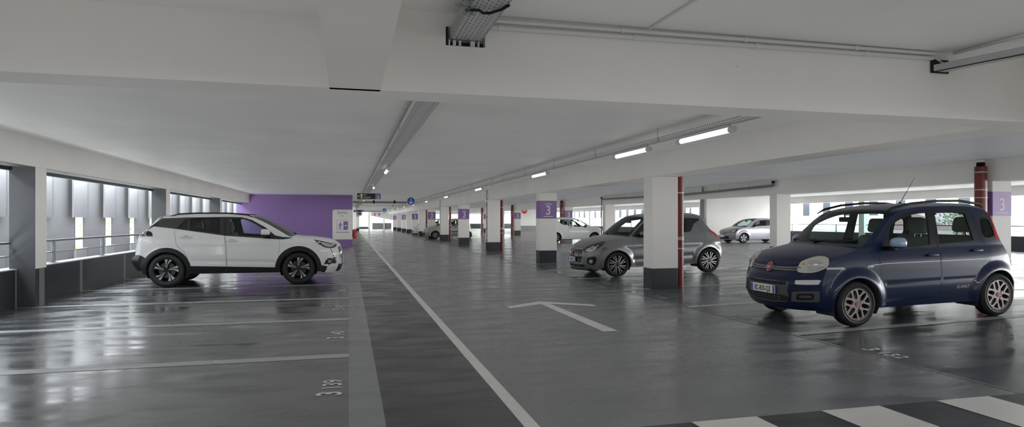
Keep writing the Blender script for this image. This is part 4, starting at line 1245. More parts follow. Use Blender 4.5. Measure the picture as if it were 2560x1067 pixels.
def spokes_y(n, m, a0=.26):
    def f(R):
        out = [(disc(.068), -.045, -.014, m)]
        for k in range(24): out.append((ringseg(R*.915, R*.99, 2*PI*k/24, 2*PI*(k+1)/24, 2), -.035, -.004, m))
        for k in range(n):
            a = a0+2*PI*k/n; h = PI/n
            c = .024
            out.append(([pol(.055, a-.38), pol(R*.46, a-c/(R*.50)), pol(R*.60, a-c/(R*.50)*.9), pol(R*.60, a+c/(R*.50)*.9), pol(R*.46, a+c/(R*.50)), pol(.055, a+.38)], -.036, -.008, m))
            for s_ in (-1, 1):
                out.append(([pol(R*.44, a-s_*.02), pol(R*.66, a+s_*h*.26), pol(R*.80, a+s_*h*.40), pol(R*.95, a+s_*h*.42), pol(R*.95, a+s_*h*.98), pol(R*.80, a+s_*h*.72), pol(R*.62, a+s_*h*.58), pol(R*.46, a+s_*.22)], -.034, -.006, m))
        return out
    return f
def spokes_petal(n, m, mb_, a0=.3):
    def f(R):
        out = [(disc(R*.985, 40), -.035, -.03, mb_), (disc(.06), -.04, -.008, m)]
        for k in range(n):
            a = a0+2*PI*k/n; h = PI/n
            out.append(([pol(.04, a-.5), pol(R*.55, a-h*.48), pol(R*.98, a-h*.55), pol(R*.98, a+h*.55), pol(R*.55, a+h*.48), pol(.04, a+.5)], -.032, -.008, m))
        return out
    return f

def paint(name, col, metal=0., rough=.32, coat=.7): return mat(name, col, rough, metal, spec=.2, coat=coat)
P_WHITE = paint('white car paint', (.74, .74, .745), 0, .3)
P_NAVY = paint('navy car paint', (.003, .010, .042), 0, .3, .45)
P_GREY = paint('grey metallic paint', (.25, .25, .255), .75, .34)
P_MAUVE = paint('silver mauve paint', (.36, .35, .39), .7, .36)
P_BEIGE = paint('silver beige paint', (.42, .41, .38), .6, .36)
P_LBLUE = paint('pale blue mirror paint', (.33, .44, .58), .2, .3)
P_BLUE = paint('bright blue mirror paint', (.02, .08, .35), .2, .3)

# ================================================================ white crossover
S = 0.0
rr_ = (.62, .62)
sp = dict(W=.87, zb=.98, th=.36, L=4.25, xf=.62, af=.16, xr=3.45, ar=.13, tuck=.05, shoulder=.03, wx=(.885, 3.42), r=.345, rr=.232, ra=.375, sill=.27, tw=.215, track=.755, flare=.03, cap=.03, trimoff=.008,
    mats=dict(paint=P_WHITE, rear_bumper=BLACKT, pillar=P_WHITE), pillar=.93, rimbarrel=BLACKT, spokes=spokes_blades(5, ALU, BLACKG),
    st=[(.36, .24, .08, .20, 'bumper'), (.31, .34, .01, .32, 'bumper'), (.28, .48, -.01, .48, 'bumper'), (.28, .64, -.005, .64, 'bumper'), (.31, .76, .03, .77, 'bumper'), (.40, .86, .08, .85, 'hood'), (.58, .925, .24, .94, 'hood'), (.80, .965, .6, 1.0, 'hood'),
        (1.06, .995, .97, 1.035, 'windshield'), (1.30, 1.13, 1.20, 1.17, 'windshield'), (1.50, 1.25, 1.41, 1.30, 'windshield'), (1.70, 1.355, 1.62, 1.40, 'windshield'), (1.90, 1.425, 1.80, 1.455, 'roof'), (2.25, 1.452, 2.2, 1.49, 'roof'), (2.7, 1.455, 2.7, 1.50, 'roof'), (3.2, 1.44, 3.25, 1.485, 'roof'),
        (3.50, 1.415, 3.66, 1.45, 'rear_glass'), (3.68, 1.28, 3.86, 1.27, 'rear_glass'), (3.80, 1.16, 4.0, 1.12, 'tailgate'), (3.87, 1.03, 4.10, 1.0, 'tailgate'), (3.89, .80, 4.14, .8, 'tailgate'), (3.90, .66, 4.16, .64, 'bumper_rear'), (3.93, .54, 4.24, .52, 'bumper_rear'), (3.86, .34, 4.12, .32, 'bumper_rear')])
archR = lambda cx, R0, R1: None
sp['creases'] = (lambda x, z: -.012*math.exp(-((z-(.50+.03*(x-2)))/.035)**2) if 1.35 < x < 3.0 else 0., lambda x, z: .010*math.exp(-((z-.885)/.05)**2) if x < 3.6 else 0)
sp['side'] = [
    ('glass', smooth_poly([(2.265, 1.355), (2.235, 1.392), (2.03, 1.392), (1.86, 1.34), (1.62, 1.19), (1.47, 1.045), (1.65, 1.018), (2.215, 1.055)], 3, (0, 7, 5)), 'glass'),
    ('dark_glass', [(3.02, 1.386), (2.45, 1.412), (2.43, 1.087), (3.0, 1.15)], 'glass'),
    ('dark_glass', [(3.25, 1.195), (3.065, 1.385), (3.045, 1.162)], 'glass'),
    ('black', [(3.81, 1.155), (3.62, 1.33), (3.54, 1.392), (3.085, 1.412), (2.3, 1.425), (2.03, 1.418), (1.83, 1.363), (1.56, 1.21), (1.355, 1.035), (1.2, 1.002), (.96, .99), (1.2, .955), (1.36, .962), (1.67, .988), (2.34, 1.04), (3.295, 1.185), (3.68, 1.235)], 'raised'),
    ('clad', circ(.885, .345, .465, n=40), 'raised'), ('clad', circ(3.42, .345, .455, n=40), 'raised'),
    ('clad', [(3.1, .43), (1.2, .365), (1.2, .2), (3.1, .2)], 'raised'),
    ('clad', [(3.72, .2), (3.74, .45), (3.80, .60), (3.88, .645), (4.05, .66), (4.1, .2)], 'raised'),
    ('clad', [(.20, .2), (.20, .34), (.42, .40), (.6, .42), (.6, .2)], 'raised'),
    ('front_door', smooth_poly([(1.275, .95), (1.262, .8), (1.285, .6), (1.305, .30), (2.285, .31), (2.29, .45), (2.305, .81), (2.335, 1.05), (2.335, 1.42), (2.0, 1.41), (1.83, 1.355), (1.56, 1.203), (1.36, 1.025)], 2, (3, 4, 8)), 'door'),
    ('rear_door', smooth_poly([(2.345, 1.05), (2.315, .81), (2.30, .45), (2.295, .31), (2.97, .31), (3.0, .5), (3.1, .72), (3.22, .82), (3.258, .95), (3.30, 1.19), (3.06, 1.405), (2.345, 1.42)], 2, (3, 4, 9, 10, 11)), 'door')]
sp['cab'] = dict(dash=1.28, zdash=1.0, front=(2.0,), rear=2.85, mirror=(1.72, 1.33), sh=1.10)
A = Car('car', sp); A.build()
A.handle(2.20, .985-.05, P_WHITE, .22, 'front_door'); A.handle(3.07, 1.02, P_WHITE, .22, 'rear_door')
A.mirror(1.56, 1.10, P_WHITE, BLACKT, .20, .15, .12)
A.rail([(1.83, .60, 1.43), (1.95, .60, 1.475), (2.3, .60, 1.505), (2.9, .60, 1.505), (3.25, .60, 1.485), (3.42, .60, 1.44)], BLACKT, .016)
A.sidepatch('headlight', smooth_poly([(.585, .945), (.40, .905), (.20, .85), (.13, .84), (.12, .79), (.22, .755), (.37, .785), (.47, .85)], 3, (0,)), BLACKG, h=.004)
A.sidepatch('headlight_lens', smooth_poly([(.42, .885), (.22, .835), (.17, .80), (.26, .775), (.36, .81)], 3), LAMPG, h=.008)
A.sidepatch('daytime_lamp', [(.235, .755), (.255, .75), (.20, .63), (.13, .44), (.11, .44), (.165, .62)], CHROME, h=.006)
A.sidepatch('fog_lamp_recess', [(.37, .42), (.33, .50), (.28, .545), (.21, .545), (.17, .45), (.27, .40)], BLACKT, h=.005)
A.sidepatch('fog_lamp', circ(.255, .475, .035, n=14), LAMPG, h=.009)
A.patch('grille', 0, rrect(-.46, .46, .53, .78, .06), BLACKG, h=.006, both=False)
for k in range(5): A.patch('grille_bar', 0, rrect(-.42, .42, .555+.043*k, .565+.043*k, .004), CHROME, h=.011, both=False, grid=.06)
A.patch('lower_grille', 0, rrect(-.5, .5, .24, .40, .04), BLACKT, h=.006, both=False)
A.patch('side_grille', 62, [(-.50, .42), (-.50, .55), (-.41, .56), (-.40, .42)], BLACKT, h=.005)
A.plate(-.02, 0, .47, '')
A.sidepatch('tail_lamp', smooth_poly([(3.685, 1.035), (3.70, 1.10), (3.76, 1.135), (3.93, 1.135), (3.96, 1.03), (3.86, 1.03)], 3, (0, 4)), BLACKG, h=.006)
A.sidepatch('tail_lamp_light', [(3.82, 1.055), (3.80, 1.075), (3.90, 1.115), (3.92, 1.10)], REDL, h=.010)
A.patch('wiper', 0, [(-.05, 1.045), (-.55, 1.075), (-.55, 1.085), (-.05, 1.06)], BLACKT, h=.015, both=False)
A.place(-.145, 15.04, 0, 1, 0, 0, 'white crossover with black cladding parked by the purple wall')

# ================================================================ blue hatchback
sp = dict(W=.80, zb=.95, th=.24, L=3.65, xf=.62, af=.13, xr=2.85, ar=.17, tuck=.05, shoulder=.03, wx=(.755, 3.01), r=.288, rr=.200, ra=.335, sill=.225, tw=.185, track=.715, flare=.035, cap=.032, capm=mat('orange cap', (.32, .10, .04), .5), trimoff=.003, bolts=4,
    mats=dict(paint=P_NAVY, trim=WRUB), pillar=.93, rimbarrel=mat('dusty alloy', (.10, .085, .075), .5, .5), spokes=spokes_y(6, mat('dusty grey alloy', (.21, .19, .18), .42, .6)),
    st=[(.36, .215, .10, .20, 'bumper'), (.30, .30, .03, .27, 'bumper'), (.27, .42, .005, .40, 'bumper'), (.27, .54, .005, .53, 'bumper'), (.29, .62, .03, .62, 'bumper'), (.32, .70, .09, .68, 'bumper'), (.35, .78, .115, .745, 'bumper'), (.42, .855, .15, .80, 'hood'), (.55, .90, .24, .875, 'hood'), (.72, .935, .45, .95, 'hood'),
        (.90, .965, .72, 1.01, 'hood'), (.97, .98, .80, 1.03, 'windshield'), (1.12, 1.10, .95, 1.14, 'windshield'), (1.27, 1.235, 1.10, 1.27, 'windshield'), (1.40, 1.345, 1.24, 1.39, 'windshield'), (1.55, 1.425, 1.38, 1.465, 'roof'), (1.85, 1.475, 1.75, 1.52, 'roof'), (2.3, 1.485, 2.3, 1.54, 'roof'), (2.75, 1.465, 2.85, 1.53, 'roof'),
        (2.99, 1.405, 3.18, 1.49, 'rear_glass'), (3.07, 1.27, 3.30, 1.30, 'rear_glass'), (3.115, 1.06, 3.38, 1.05, 'tailgate'), (3.20, .90, 3.46, .88, 'tailgate'), (3.27, .74, 3.56, .72, 'bumper_rear'), (3.31, .55, 3.64, .55, 'bumper_rear'), (3.31, .38, 3.63, .38, 'bumper_rear'), (3.25, .27, 3.5, .27, 'bumper_rear')])
sp['creases'] = (lambda x, z: -.005*math.exp(-((z-(.515+.008*(x-1.5)))/.022)**2) if 1.2 < x < 2.62 else 0., lambda x, z: .004*math.exp(-((z-.80)/.08)**2)*min(1, max(0, (x-.9)/.3)))
sp['side'] = [
    ('glass', smooth_poly([(1.30, 1.02), (1.36, 1.215), (1.50, 1.305), (1.76, 1.385), (2.00, 1.405), (1.945, .985), (1.62, .965)], 3, (0, 4, 5)), 'glass'),
    ('glass', smooth_poly([(2.125, 1.40), (2.40, 1.40), (2.62, 1.385), (2.665, 1.04), (2.62, 1.015), (2.095, .993)], 3, (0, 2, 3, 5)), 'glass'),
    ('dark_glass', smooth_poly([(2.86, 1.295), (2.97, 1.30), (3.015, 1.25), (3.035, 1.075), (2.86, 1.06), (2.835, 1.15)], 3), 'glass'),
    ('black', smooth_poly([(1.16, .915), (1.19, .98), (1.315, 1.21), (1.46, 1.315), (1.75, 1.415), (2.05, 1.435), (2.68, 1.425), (2.745, 1.08), (2.73, 1.0), (2.60, .985), (1.94, .955), (1.30, .915)], 2, (0, 5, 6, 8, 11)), 'skin'),
    ('lamp', [(3.0, 1.40), (3.04, 1.33), (3.06, 1.20), (3.05, 1.03), (3.13, 1.03), (3.13, 1.2), (3.09, 1.32)], 'raised'),
    ('black', smooth_poly([(2.81, 1.32), (3.0, 1.335), (3.045, 1.28), (3.055, 1.03), (2.83, 1.025), (2.80, 1.15)], 2), 'skin'),
    ('front_door', smooth_poly([(1.13, .93), (1.108, .722), (1.12, .45), (1.155, .30), (2.03, .314), (2.06, .45), (2.07, .6), (2.056, .969), (2.065, 1.445), (1.80, 1.43), (1.47, 1.335), (1.30, 1.22), (1.17, 1.0)], 2, (3, 4, 8)), 'door'),
    ('rear_door', smooth_poly([(2.077, 1.445), (2.068, .97), (2.082, .6), (2.07, .45), (2.042, .314), (2.50, .312), (2.60, .42), (2.675, .55), (2.79, .67), (2.895, .76), (2.90, .90), (2.80, 1.05), (2.71, 1.43)], 2, (0, 4, 5, 12)), 'door')]
sp['cab'] = dict(dash=1.15, zdash=.99, front=(1.78,), rear=2.5, mirror=(1.32, 1.33), sh=1.10)
B = Car('car', sp); B.build()
B.handle(1.93, .855, P_NAVY, .17, 'front_door'); B.handle(2.67, .89, P_NAVY, .17, 'rear_door')
B.mirror(1.29, 1.035, P_LBLUE, P_BLUE, .19, .145, .10, .06)
B.rail([(1.36, .60, 1.415), (1.5, .615, 1.475), (1.8, .62, 1.53), (2.2, .62, 1.555), (2.6, .62, 1.55), (2.95, .61, 1.50), (3.02, .60, 1.46)], BLACKT, .017)
HL = [(-.419, .712), (-.441, .775), (-.483, .824), (-.611, .873), (-.694, .885), (-.756, .875), (-.783, .846), (-.769, .784), (-.735, .745), (-.611, .692), (-.455, .682)]
B.patch('headlight', 50, smooth_poly(HL, 3), mat('headlight shell', (.55, .53, .48), .15, .2, coat=.8), h=.008)
B.patch('reflector', 50, smooth_poly([(-.547, .815), (-.655, .835), (-.715, .80), (-.715, .755), (-.611, .715), (-.55, .72)], 3), LAMPG, h=.013)
B.patch('bulb', 50, circ(-.64, .775, .028, n=14), CHROME, h=.018, grid=.02)
B.patch('indicator_bulb', 50, circ(-.495, .792, .013, n=10), mat('amber', (.8, .25, .03), .3), h=.014, grid=.02)
B.patch('daytime_lamp', 50, smooth_poly([(-.40, .575), (-.412, .590), (-.666, .606), (-.683, .591), (-.666, .562), (-.646, .548), (-.405, .537)], 2), mat('daytime lamp lens', (.66, .65, .64), .2, .2, coat=.5), h=.008, grid=.02)
B.patch('fog_recess', 50, smooth_poly([(-.347, .345), (-.351, .416), (-.383, .446), (-.653, .468), (-.672, .45), (-.670, .383), (-.646, .335), (-.361, .318)], 3), DGREY, h=.006)
B.patch('fog_insert', 50, smooth_poly([(-.405, .366), (-.412, .406), (-.441, .424), (-.583, .434), (-.608, .41), (-.602, .377), (-.583, .358), (-.427, .345)], 3), BLACKT, h=.010)
B.patch('fog_insert_bar', 50, smooth_poly([(-.45, .378), (-.45, .402), (-.57, .41), (-.585, .395), (-.57, .382)], 2), DGREY, h=.018, grid=.02)
B.patch('bumper_insert', 0, smooth_poly([(-.42, .57), (.42, .57), (.40, .46), (.35, .30), (-.35, .30), (-.40, .46)], 3, (0, 1)), DGREY, h=.005, both=False)
B.patch('upper_grille', 0, rrect(-.38, .38, .522, .562, .018), RUBBER, h=.009, both=False)
B.patch('lower_grille', 0, smooth_poly([(-.36, .388), (.36, .388), (.33, .315), (-.33, .315)], 3), RUBBER, h=.009, both=False)
for k in range(7):
    B.patch('grille_cell', 0, rrect(-.33+.098*k, -.27+.098*k, .533, .551, .006), BLACKT, h=.014, both=False, grid=.05)
for k in range(16):
    B.patch('grille_cell', 0, rrect(-.30+.078*(k % 8), -.245+.078*(k % 8), .333+.026*(k//8), .345+.026*(k//8), .004), DGREY, h=.013, both=False, grid=.05)
B.plate(-.012, -.0, .452, 'EC-833-QZ')
for sgn_ in (1, -1):
    B.patch('chrome_strip', 0, [(sgn_*.055, .738), (sgn_*.30, .742), (sgn_*.50, .752), (sgn_*.50, .738), (sgn_*.30, .725), (sgn_*.055, .722)], mat('satin strip', (.30, .29, .29), .3, .8), h=.012, both=False)
    B.patch('chrome_strip', 0, [(sgn_*.055, .714), (sgn_*.30, .714), (sgn_*.47, .720), (sgn_*.47, .706), (sgn_*.30, .698), (sgn_*.055, .698)], mat('satin strip'), h=.012, both=False)
B.patch('badge', 0, circ(0, .722, .060, n=28), CHROME, h=.020, both=False, grid=.025)
B.patch('badge_disc', 0, circ(0, .722, .050, n=28), mat('badge red', (.33, .015, .025), .3, coat=.5), h=.024, both=False, grid=.025)
B.lettering('badge_lettering', 'FIAT', .045, 0, 0, .707, SIGNW, sx=.8, off=.027, bold=.0006)
B.lettering('side_lettering', 'K-WAY', .062, 90, -2.42, .405, mat('grey decal', (.34, .35, .36), .4), sx=1.0, off=.004, bold=.002, slant=.35)
B.sidepatch('indicator', rrect(.955, 1.01, .735, .75, .006), SIGNW, h=.006, grid=.02)
B.patch('wiper', 0, [(.60, 1.035), (.0, 1.045), (-.02, 1.055), (.0, 1.062), (.60, 1.05)], BLACKT, h=.02, both=False)
B.patch('wiper', 0, [(.02, 1.035), (-.56, 1.045), (-.58, 1.055), (-.56, 1.062), (.02, 1.05)], BLACKT, h=.02, both=False)
e = MB(); e.tube([(2.25, 0, 1.535), (2.52, 0, 1.90)], [.005, .002], BLACKT, 6); e.tube([(2.23, 0, 1.52), (2.26, 0, 1.55)], .016, BLACKT, 8); e.build('aerial', B.root, True)
B.sidepatch('sill_scuff', [(1.55, .238), (1.95, .243), (1.95, .250), (1.55, .246)], CHROME, h=.004) if False else None
B.place(5.395, 7.425, .006, -1, .0245, 0, 'dark navy hatchback with pale blue mirror caps parked at the right')

# ================================================================ grey hatchback
sp = dict(W=.85, zb=.90, th=.38, L=3.84, xf=.75, af=.16, xr=2.95, ar=.15, tuck=.06, shoulder=.02, wx=(.815, 3.225), r=.30, rr=.215, ra=.335, sill=.235, tw=.19, track=.755, flare=.03, cap=.026, trimoff=.003,
    mats=dict(paint=P_GREY, pillar=BLACKG), pillar=.92, rimbarrel=BLACKT, spokes=spokes_twin(8, ALU, BLACKG, .1, .0085, .32),
    st=[(.44, .18, .05, .165, 'bumper'), (.40, .28, .01, .25, 'bumper'), (.38, .45, .0, .42, 'bumper'), (.40, .60, .02, .60, 'bumper'), (.45, .70, .06, .68, 'hood'), (.56, .78, .13, .76, 'hood'), (.73, .85, .32, .855, 'hood'), (.93, .90, .62, .925, 'hood'), (1.12, .935, .90, .975, 'windshield'),
        (1.25, 1.04, 1.04, 1.09, 'windshield'), (1.38, 1.15, 1.19, 1.21, 'windshield'), (1.52, 1.265, 1.36, 1.325, 'windshield'), (1.67, 1.365, 1.54, 1.42, 'roof'), (2.05, 1.425, 1.98, 1.48, 'roof'), (2.55, 1.425, 2.6, 1.485, 'roof'), (3.06, 1.375, 3.28, 1.425, 'rear_glass'), (3.20, 1.21, 3.46, 1.19, 'rear_glass'),
        (3.34, 1.02, 3.60, 1.0, 'tailgate'), (3.47, .93, 3.70, .90, 'tailgate'), (3.56, .74, 3.78, .74, 'bumper_rear'), (3.60, .50, 3.84, .50, 'bumper_rear'), (3.53, .28, 3.74, .26, 'bumper_rear')])
sp['creases'] = (lambda x, z: .016*math.exp(-((z-.73)/.07)**2), lambda x, z: -.012*math.exp(-((z-.42-.03*(x-2))/.05)**2) if 1.2 < x < 2.8 else 0.)
sp['side'] = [
    ('glass', [(1.52, 1.01), (1.58, 1.14), (1.78, 1.285), (2.15, 1.33), (2.15, .985)], 'glass'),
    ('dark_glass', [(2.26, .99), (2.26, 1.335), (2.70, 1.315), (2.62, 1.02)], 'glass'),
    ('black', smooth_poly([(1.20, .945), (1.34, 1.075), (1.50, 1.20), (1.74, 1.325), (2.2, 1.362), (2.68, 1.345), (3.06, 1.32), (3.06, 1.27), (2.90, 1.20), (2.78, 1.03), (2.62, 1.0), (2.0, .955), (1.4, .92)], 2, (0, 6, 7)), 'skin'),
    ('front_door', smooth_poly([(1.22, .88), (1.235, .576), (1.285, .28), (2.19, .25), (2.205, .9), (2.20, 1.368), (1.74, 1.33), (1.5, 1.17), (1.35, .99)], 2, (2, 3, 5)), 'door'),
    ('rear_door', smooth_poly([(2.215, .9), (2.20, .25), (2.75, .3), (2.88, .474), (3.02, .594), (3.113, .759), (3.13, .968), (2.95, 1.26), (2.85, 1.34), (2.21, 1.368)], 2, (1, 2, 8, 9)), 'door')]
sp['cab'] = dict(dash=1.3, zdash=.94, front=(1.95,), rear=2.65, mirror=(1.5, 1.28), sh=1.02); sp['seat'] = SEATD
G = Car('car', sp); G.build()
G.handle(2.08, .82, P_GREY, .19, 'front_door')
G.mirror(1.46, 1.0, P_GREY, BLACKT, .19, .13, .11)
G.patch('grille', 0, smooth_poly([(-.44, .60), (-.36, .655), (.36, .655), (.44, .60), (.42, .40), (.36, .345), (-.36, .345), (-.42, .40)], 3), BLACKG, h=.006, both=False)
G.patch('grille_surround', 0, smooth_poly([(-.455, .60), (-.37, .672), (.37, .672), (.455, .60), (.435, .39), (.37, .33), (-.37, .33), (-.435, .39)], 3), CHROME, h=.002, both=False)
G.patch('grille_bar', 0, [(-.43, .497), (.43, .497), (.42, .518), (-.42, .518)], mat('satin bar', (.35, .35, .35), .3, .9), h=.014, both=False)
for k in range(3): G.patch('grille_bar', 0, rrect(-.38, .38, .54+.03*k, .545+.03*k, .002), DGREY, h=.009, both=False, grid=.06)
G.patch('badge', 0, [(0, .635), (-.045, .605), (-.02, .597), (-.045, .582), (0, .545), (.045, .575), (.02, .583), (.045, .598)], CHROME, h=.016, both=False)
G.plate(-.012, -.0, .415, 'FT-786-GJ', w=.48)
G.patch('headlight', 68, smooth_poly([(-.268, .657), (-.332, .69), (-.404, .735), (-.537, .785), (-.646, .812), (-.738, .835), (-.797, .835), (-.768, .803), (-.723, .752), (-.576, .662), (-.442, .613), (-.324, .593), (-.29, .618)], 2, (6,)), BLACKG, h=.004)
G.patch('reflector', 68, smooth_poly([(-.33, .635), (-.42, .70), (-.52, .74), (-.56, .70), (-.48, .64), (-.39, .625)], 3), LAMPG, h=.008)
G.patch('bulb', 68, circ(-.475, .69, .03, n=14), mat('projector lens', (.25, .27, .3), .05, .3, coat=1), h=.012, grid=.02)
G.patch('daytime_lamp', 68, [(-.308, .642), (-.395, .628), (-.482, .637), (-.545, .678), (-.584, .733), (-.638, .757), (-.646, .741), (-.6, .713), (-.561, .658), (-.49, .618), (-.395, .608), (-.32, .618)], CHROME, h=.010, grid=.02)
G.patch('fog_recess', 68, smooth_poly([(-.364, .437), (-.404, .470), (-.545, .497), (-.572, .473), (-.584, .442), (-.576, .371), (-.537, .315), (-.49, .294), (-.364, .326)], 2), BLACKT, h=.004)
G.patch('fog_lamp_ring', 68, circ(-.455, .38, .055, n=18), DGREY, h=.012, grid=.02)
G.patch('fog_lamp', 68, circ(-.455, .38, .038, n=16), LAMPG, h=.015, grid=.02)
G.patch('lower_grille', 0, smooth_poly([(-.5, .275), (-.4, .30), (.4, .30), (.5, .275), (.4, .24), (-.4, .24)], 3), RUBBER, h=.004, both=False)
G.patch('lip', 0, [(-.62, .205), (.62, .205), (.62, .18), (-.62, .18)], BLACKT, h=.03, both=False)
G.sidepatch('tail_lamp', smooth_poly([(3.27, 1.02), (3.40, 1.025), (3.58, .98), (3.68, .80), (3.62, .70), (3.54, .80), (3.40, .93)], 2, (0,)), REDL, h=.008)
G.patch('wiper', 0, [(.60, .985), (.0, .99), (.0, 1.005), (.60, .998)], BLACKT, h=.02, both=False)
e = MB(); e.tube([(3.0, 0, 1.46), (3.18, 0, 1.60)], [.005, .002], BLACKT, 6); e.build('aerial', G.root, True)
G.place(5.30, 14.70, .004, -1, .0245, 0, 'grey metallic hatchback parked behind the nearest column')

# ================================================================ compact hatch (used for the small white cars and the silver one)
def small_hatch(p, five=False, cap=None):
    sp = dict(W=.80, zb=.90, th=.36, L=3.43, xf=.62, af=.16, xr=2.7, ar=.14, tuck=.05, wx=(.775, 3.116-.0), r=.285, rr=.185, ra=.325, sill=.20, tw=.165, track=.70, flare=.025, cap=.03, mats=dict(paint=p, trim=BLACKT), pillar=.93, grid=.07,
        rimbarrel=BLACKT, spokes=spokes_petal(7, mat('wheel cover', (.28, .28, .29), .4), BLACKT),
        st=[(.38, .2, .04, .2, 'bumper'), (.33, .35, 0, .35, 'bumper'), (.33, .55, .02, .55, 'bumper'), (.40, .68, .10, .70, 'hood'), (.55, .79, .28, .82, 'hood'), (.76, .86, .55, .90, 'hood'), (1.0, .90, .82, .95, 'windshield'), (1.2, 1.03, 1.05, 1.08, 'windshield'), (1.45, 1.185, 1.3, 1.23, 'windshield'), (1.68, 1.30, 1.55, 1.34, 'windshield'),
            (1.87, 1.365, 1.77, 1.40, 'roof'), (2.25, 1.40, 2.2, 1.45, 'roof'), (2.8, 1.39, 2.85, 1.45, 'roof'), (3.07, 1.35, 3.2, 1.39, 'rear_glass'), (3.14, 1.15, 3.32, 1.12, 'rear_glass'), (3.17, .98, 3.36, .95, 'tailgate'), (3.20, .70, 3.40, .70, 'bumper_rear'), (3.20, .50, 3.43, .48, 'bumper_rear'), (3.12, .28, 3.35, .26, 'bumper_rear')],
        side=[('glass', [(2.28, 1.315), (1.86, 1.31), (1.50, 1.18), (1.26, .93), (1.73, .905), (2.28, .955)], 'glass'),
              ('glass', smooth_poly([(2.95, 1.275), (2.78, 1.325), (2.41, 1.335), (2.415, .985), (2.68, 1.02), (2.86, 1.14)], 2, (2, 3)), 'glass'),
              ('black', [(2.32, .94), (2.32, 1.35), (2.39, 1.35), (2.39, .95)], 'skin'),
              ('front_door', smooth_poly([(1.1, .84), (1.085, .6), (1.1, .29), (1.2, .262), (2.25, .275), (2.345, .333), (2.365, .98), (2.375, 1.352), (1.86, 1.335), (1.47, 1.205), (1.2, .95)], 2, (7,)), 'door')])
    sp['cab'] = dict(dash=1.15, zdash=.92, front=(1.75,), rear=2.45, mirror=(1.5, 1.25), sh=1.0); sp['seat'] = SEATD
    K = Car('car', sp); K.build()
    K.handle(2.24, .86, BLACKT, .11, 'front_door'); K.mirror(1.38, .95, BLACKT, BLACKT, .14, .11, .09)
    K.patch('headlight', 55, smooth_poly([(-.36, .62), (-.44, .70), (-.60, .74), (-.70, .73), (-.62, .64), (-.46, .57)], 3), LAMPG, h=.006, grid=.05)
    K.patch('lower_grille', 0, rrect(-.42, .42, .28, .46, .05), BLACKT, h=.005, both=False, grid=.07)
    K.plate(-.012, 0, .5, '')
    K.sidepatch('tail_lamp', [(3.10, 1.10), (3.17, 1.1), (3.26, .82), (3.14, .85)], REDL, h=.006, grid=.05)
    K.sidepatch('indicator', rrect(.985, 1.02, .72, .735, .006), mat('amber'), h=.006, grid=.02)
    return K
C1 = small_hatch(P_WHITE)
C1.place(14.62, 35.5, fz(12.8), 1, 0, 0, 'small white three-door hatchback behind the banded column', group='small hatchbacks far down the rows')
def clone(K, X0, Y, z, head, lab, mats=None):
    r = copy_tree(K.root); r.matrix_world = Matrix.Translation((X0, Y, z)) @ Matrix.Rotation(0 if head < 0 else PI, 4, 'Z')
    tag(r, lab, 'car', 'small hatchbacks far down the rows'); return r
clone(C1, 5.3, 55.5, .03, -1, 'white hatchback nose between far columns of the first row')
clone(C1, 10.2, 72.9, .09, -1, 'white hatchback tail far off, barely showing right of the fourth column')

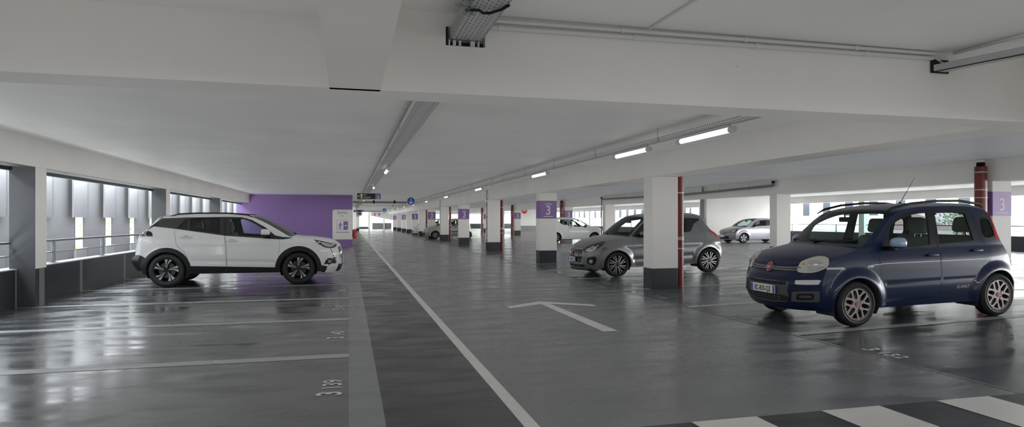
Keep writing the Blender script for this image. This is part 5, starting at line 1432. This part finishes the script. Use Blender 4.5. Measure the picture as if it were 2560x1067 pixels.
# grey-mauve hatch, also used in beige for the one between the far columns
def mid_hatch(p, L_=4.06):
    sp = dict(W=.86, zb=.92, th=.37, L=4.06, xf=.72, af=.17, xr=3.2, ar=.15, tuck=.05, wx=(.88, 3.47), r=.298, rr=.205, ra=.335, sill=.22, tw=.185, track=.745, flare=.028, cap=.03, mats=dict(paint=p), pillar=.92, grid=.07,
        rimbarrel=BLACKT, spokes=spokes_petal(5, mat('pale wheel cover', (.62, .62, .63), .35), BLACKT),
        st=[(.42, .2, .05, .18, 'bumper'), (.38, .34, 0, .33, 'bumper'), (.38, .52, .0, .52, 'bumper'), (.42, .66, .04, .66, 'hood'), (.55, .76, .14, .77, 'hood'), (.80, .86, .45, .88, 'hood'), (1.08, .93, .85, .965, 'windshield'), (1.27, 1.06, 1.05, 1.10, 'windshield'), (1.5, 1.21, 1.30, 1.25, 'windshield'), (1.74, 1.32, 1.56, 1.36, 'windshield'),
            (1.98, 1.385, 1.83, 1.42, 'roof'), (2.4, 1.41, 2.35, 1.452, 'roof'), (2.9, 1.395, 2.95, 1.44, 'roof'), (3.35, 1.335, 3.5, 1.38, 'rear_glass'), (3.5, 1.17, 3.72, 1.15, 'rear_glass'), (3.62, 1.0, 3.84, .98, 'tailgate'), (3.72, .85, 3.94, .84, 'tailgate'), (3.78, .66, 4.02, .66, 'bumper_rear'), (3.8, .48, 4.06, .46, 'bumper_rear'), (3.7, .28, 3.95, .26, 'bumper_rear')],
        side=[('glass', [(2.44, 1.33), (1.95, 1.31), (1.70, 1.20), (1.42, .98), (1.7, .975), (2.42, 1.01)], 'glass'),
              ('dark_glass', [(2.52, 1.33), (2.52, 1.015), (3.0, 1.06), (3.15, 1.12), (3.0, 1.29)], 'glass'),
              ('black', [(2.42, 1.01), (2.44, 1.345), (2.52, 1.345), (2.52, 1.01)], 'skin'),
              ('front_door', smooth_poly([(1.24, .92), (1.22, .65), (1.26, .26), (2.46, .27), (2.48, .9), (2.485, 1.355), (1.95, 1.34), (1.66, 1.215), (1.36, .99)], 2, (3, 5)), 'door'),
              ('rear_door', smooth_poly([(2.495, .9), (2.47, .27), (3.02, .3), (3.15, .5), (3.3, .66), (3.35, .85), (3.3, 1.1), (3.05, 1.32), (2.495, 1.355)], 2, (1, 2, 8)), 'door')])
    sp['cab'] = dict(dash=1.3, zdash=.93, front=(1.98,), rear=2.75, mirror=(1.6, 1.27), sh=1.02); sp['seat'] = SEATD
    K = Car('car', sp); K.build()
    K.handle(2.34, .87, p, .17, 'front_door'); K.mirror(1.55, 1.02, BLACKT, BLACKT, .17, .12, .10)
    K.patch('headlight', 65, smooth_poly([(-.362, .647), (-.477, .735), (-.67, .800), (-.80, .82), (-.78, .75), (-.70, .665), (-.515, .605)], 2), BLACKG, h=.005, grid=.05)
    K.patch('reflector', 65, smooth_poly([(-.42, .655), (-.5, .71), (-.66, .765), (-.68, .71), (-.53, .635)], 2), LAMPG, h=.010, grid=.05)
    K.patch('grille', 0, smooth_poly([(-.50, .64), (0, .56), (.50, .64), (.45, .60), (0, .52), (-.45, .60)], 2), BLACKG, h=.006, both=False, grid=.06)
    K.patch('lower_grille', 0, rrect(-.52, .52, .25, .42, .05), BLACKG, h=.006, both=False, grid=.07)
    K.patch('badge', 0, [(0, .67), (.055, .59), (0, .51), (-.055, .59)], CHROME, h=.02, both=False, grid=.05)
    K.patch('fog_lamp', 65, circ(-.33, .34, .03, n=12), LAMPG, h=.010, grid=.05)
    K.plate(-.012, 0, .40, '')
    K.sidepatch('tail_lamp', [(3.52, 1.03), (3.64, 1.0), (3.75, .85), (3.6, .86)], REDL, h=.006, grid=.05)
    return K
Cl = mid_hatch(P_MAUVE)
Cl.place(21.15, 33.05, fz(22), -1, 0, 0, 'silver mauve hatchback in front of the white dividing wall')
Bg = small_hatch(P_BEIGE)
Bg.sidepatch('rub_strip', rrect(1.15, 2.6, .52, .57, .01), BLACKT, h=.006, grid=.06)
Bg.place(5.15, 45.75, .02, -1, 0, 0, 'silver beige hatchback glimpsed between far columns of the first row')
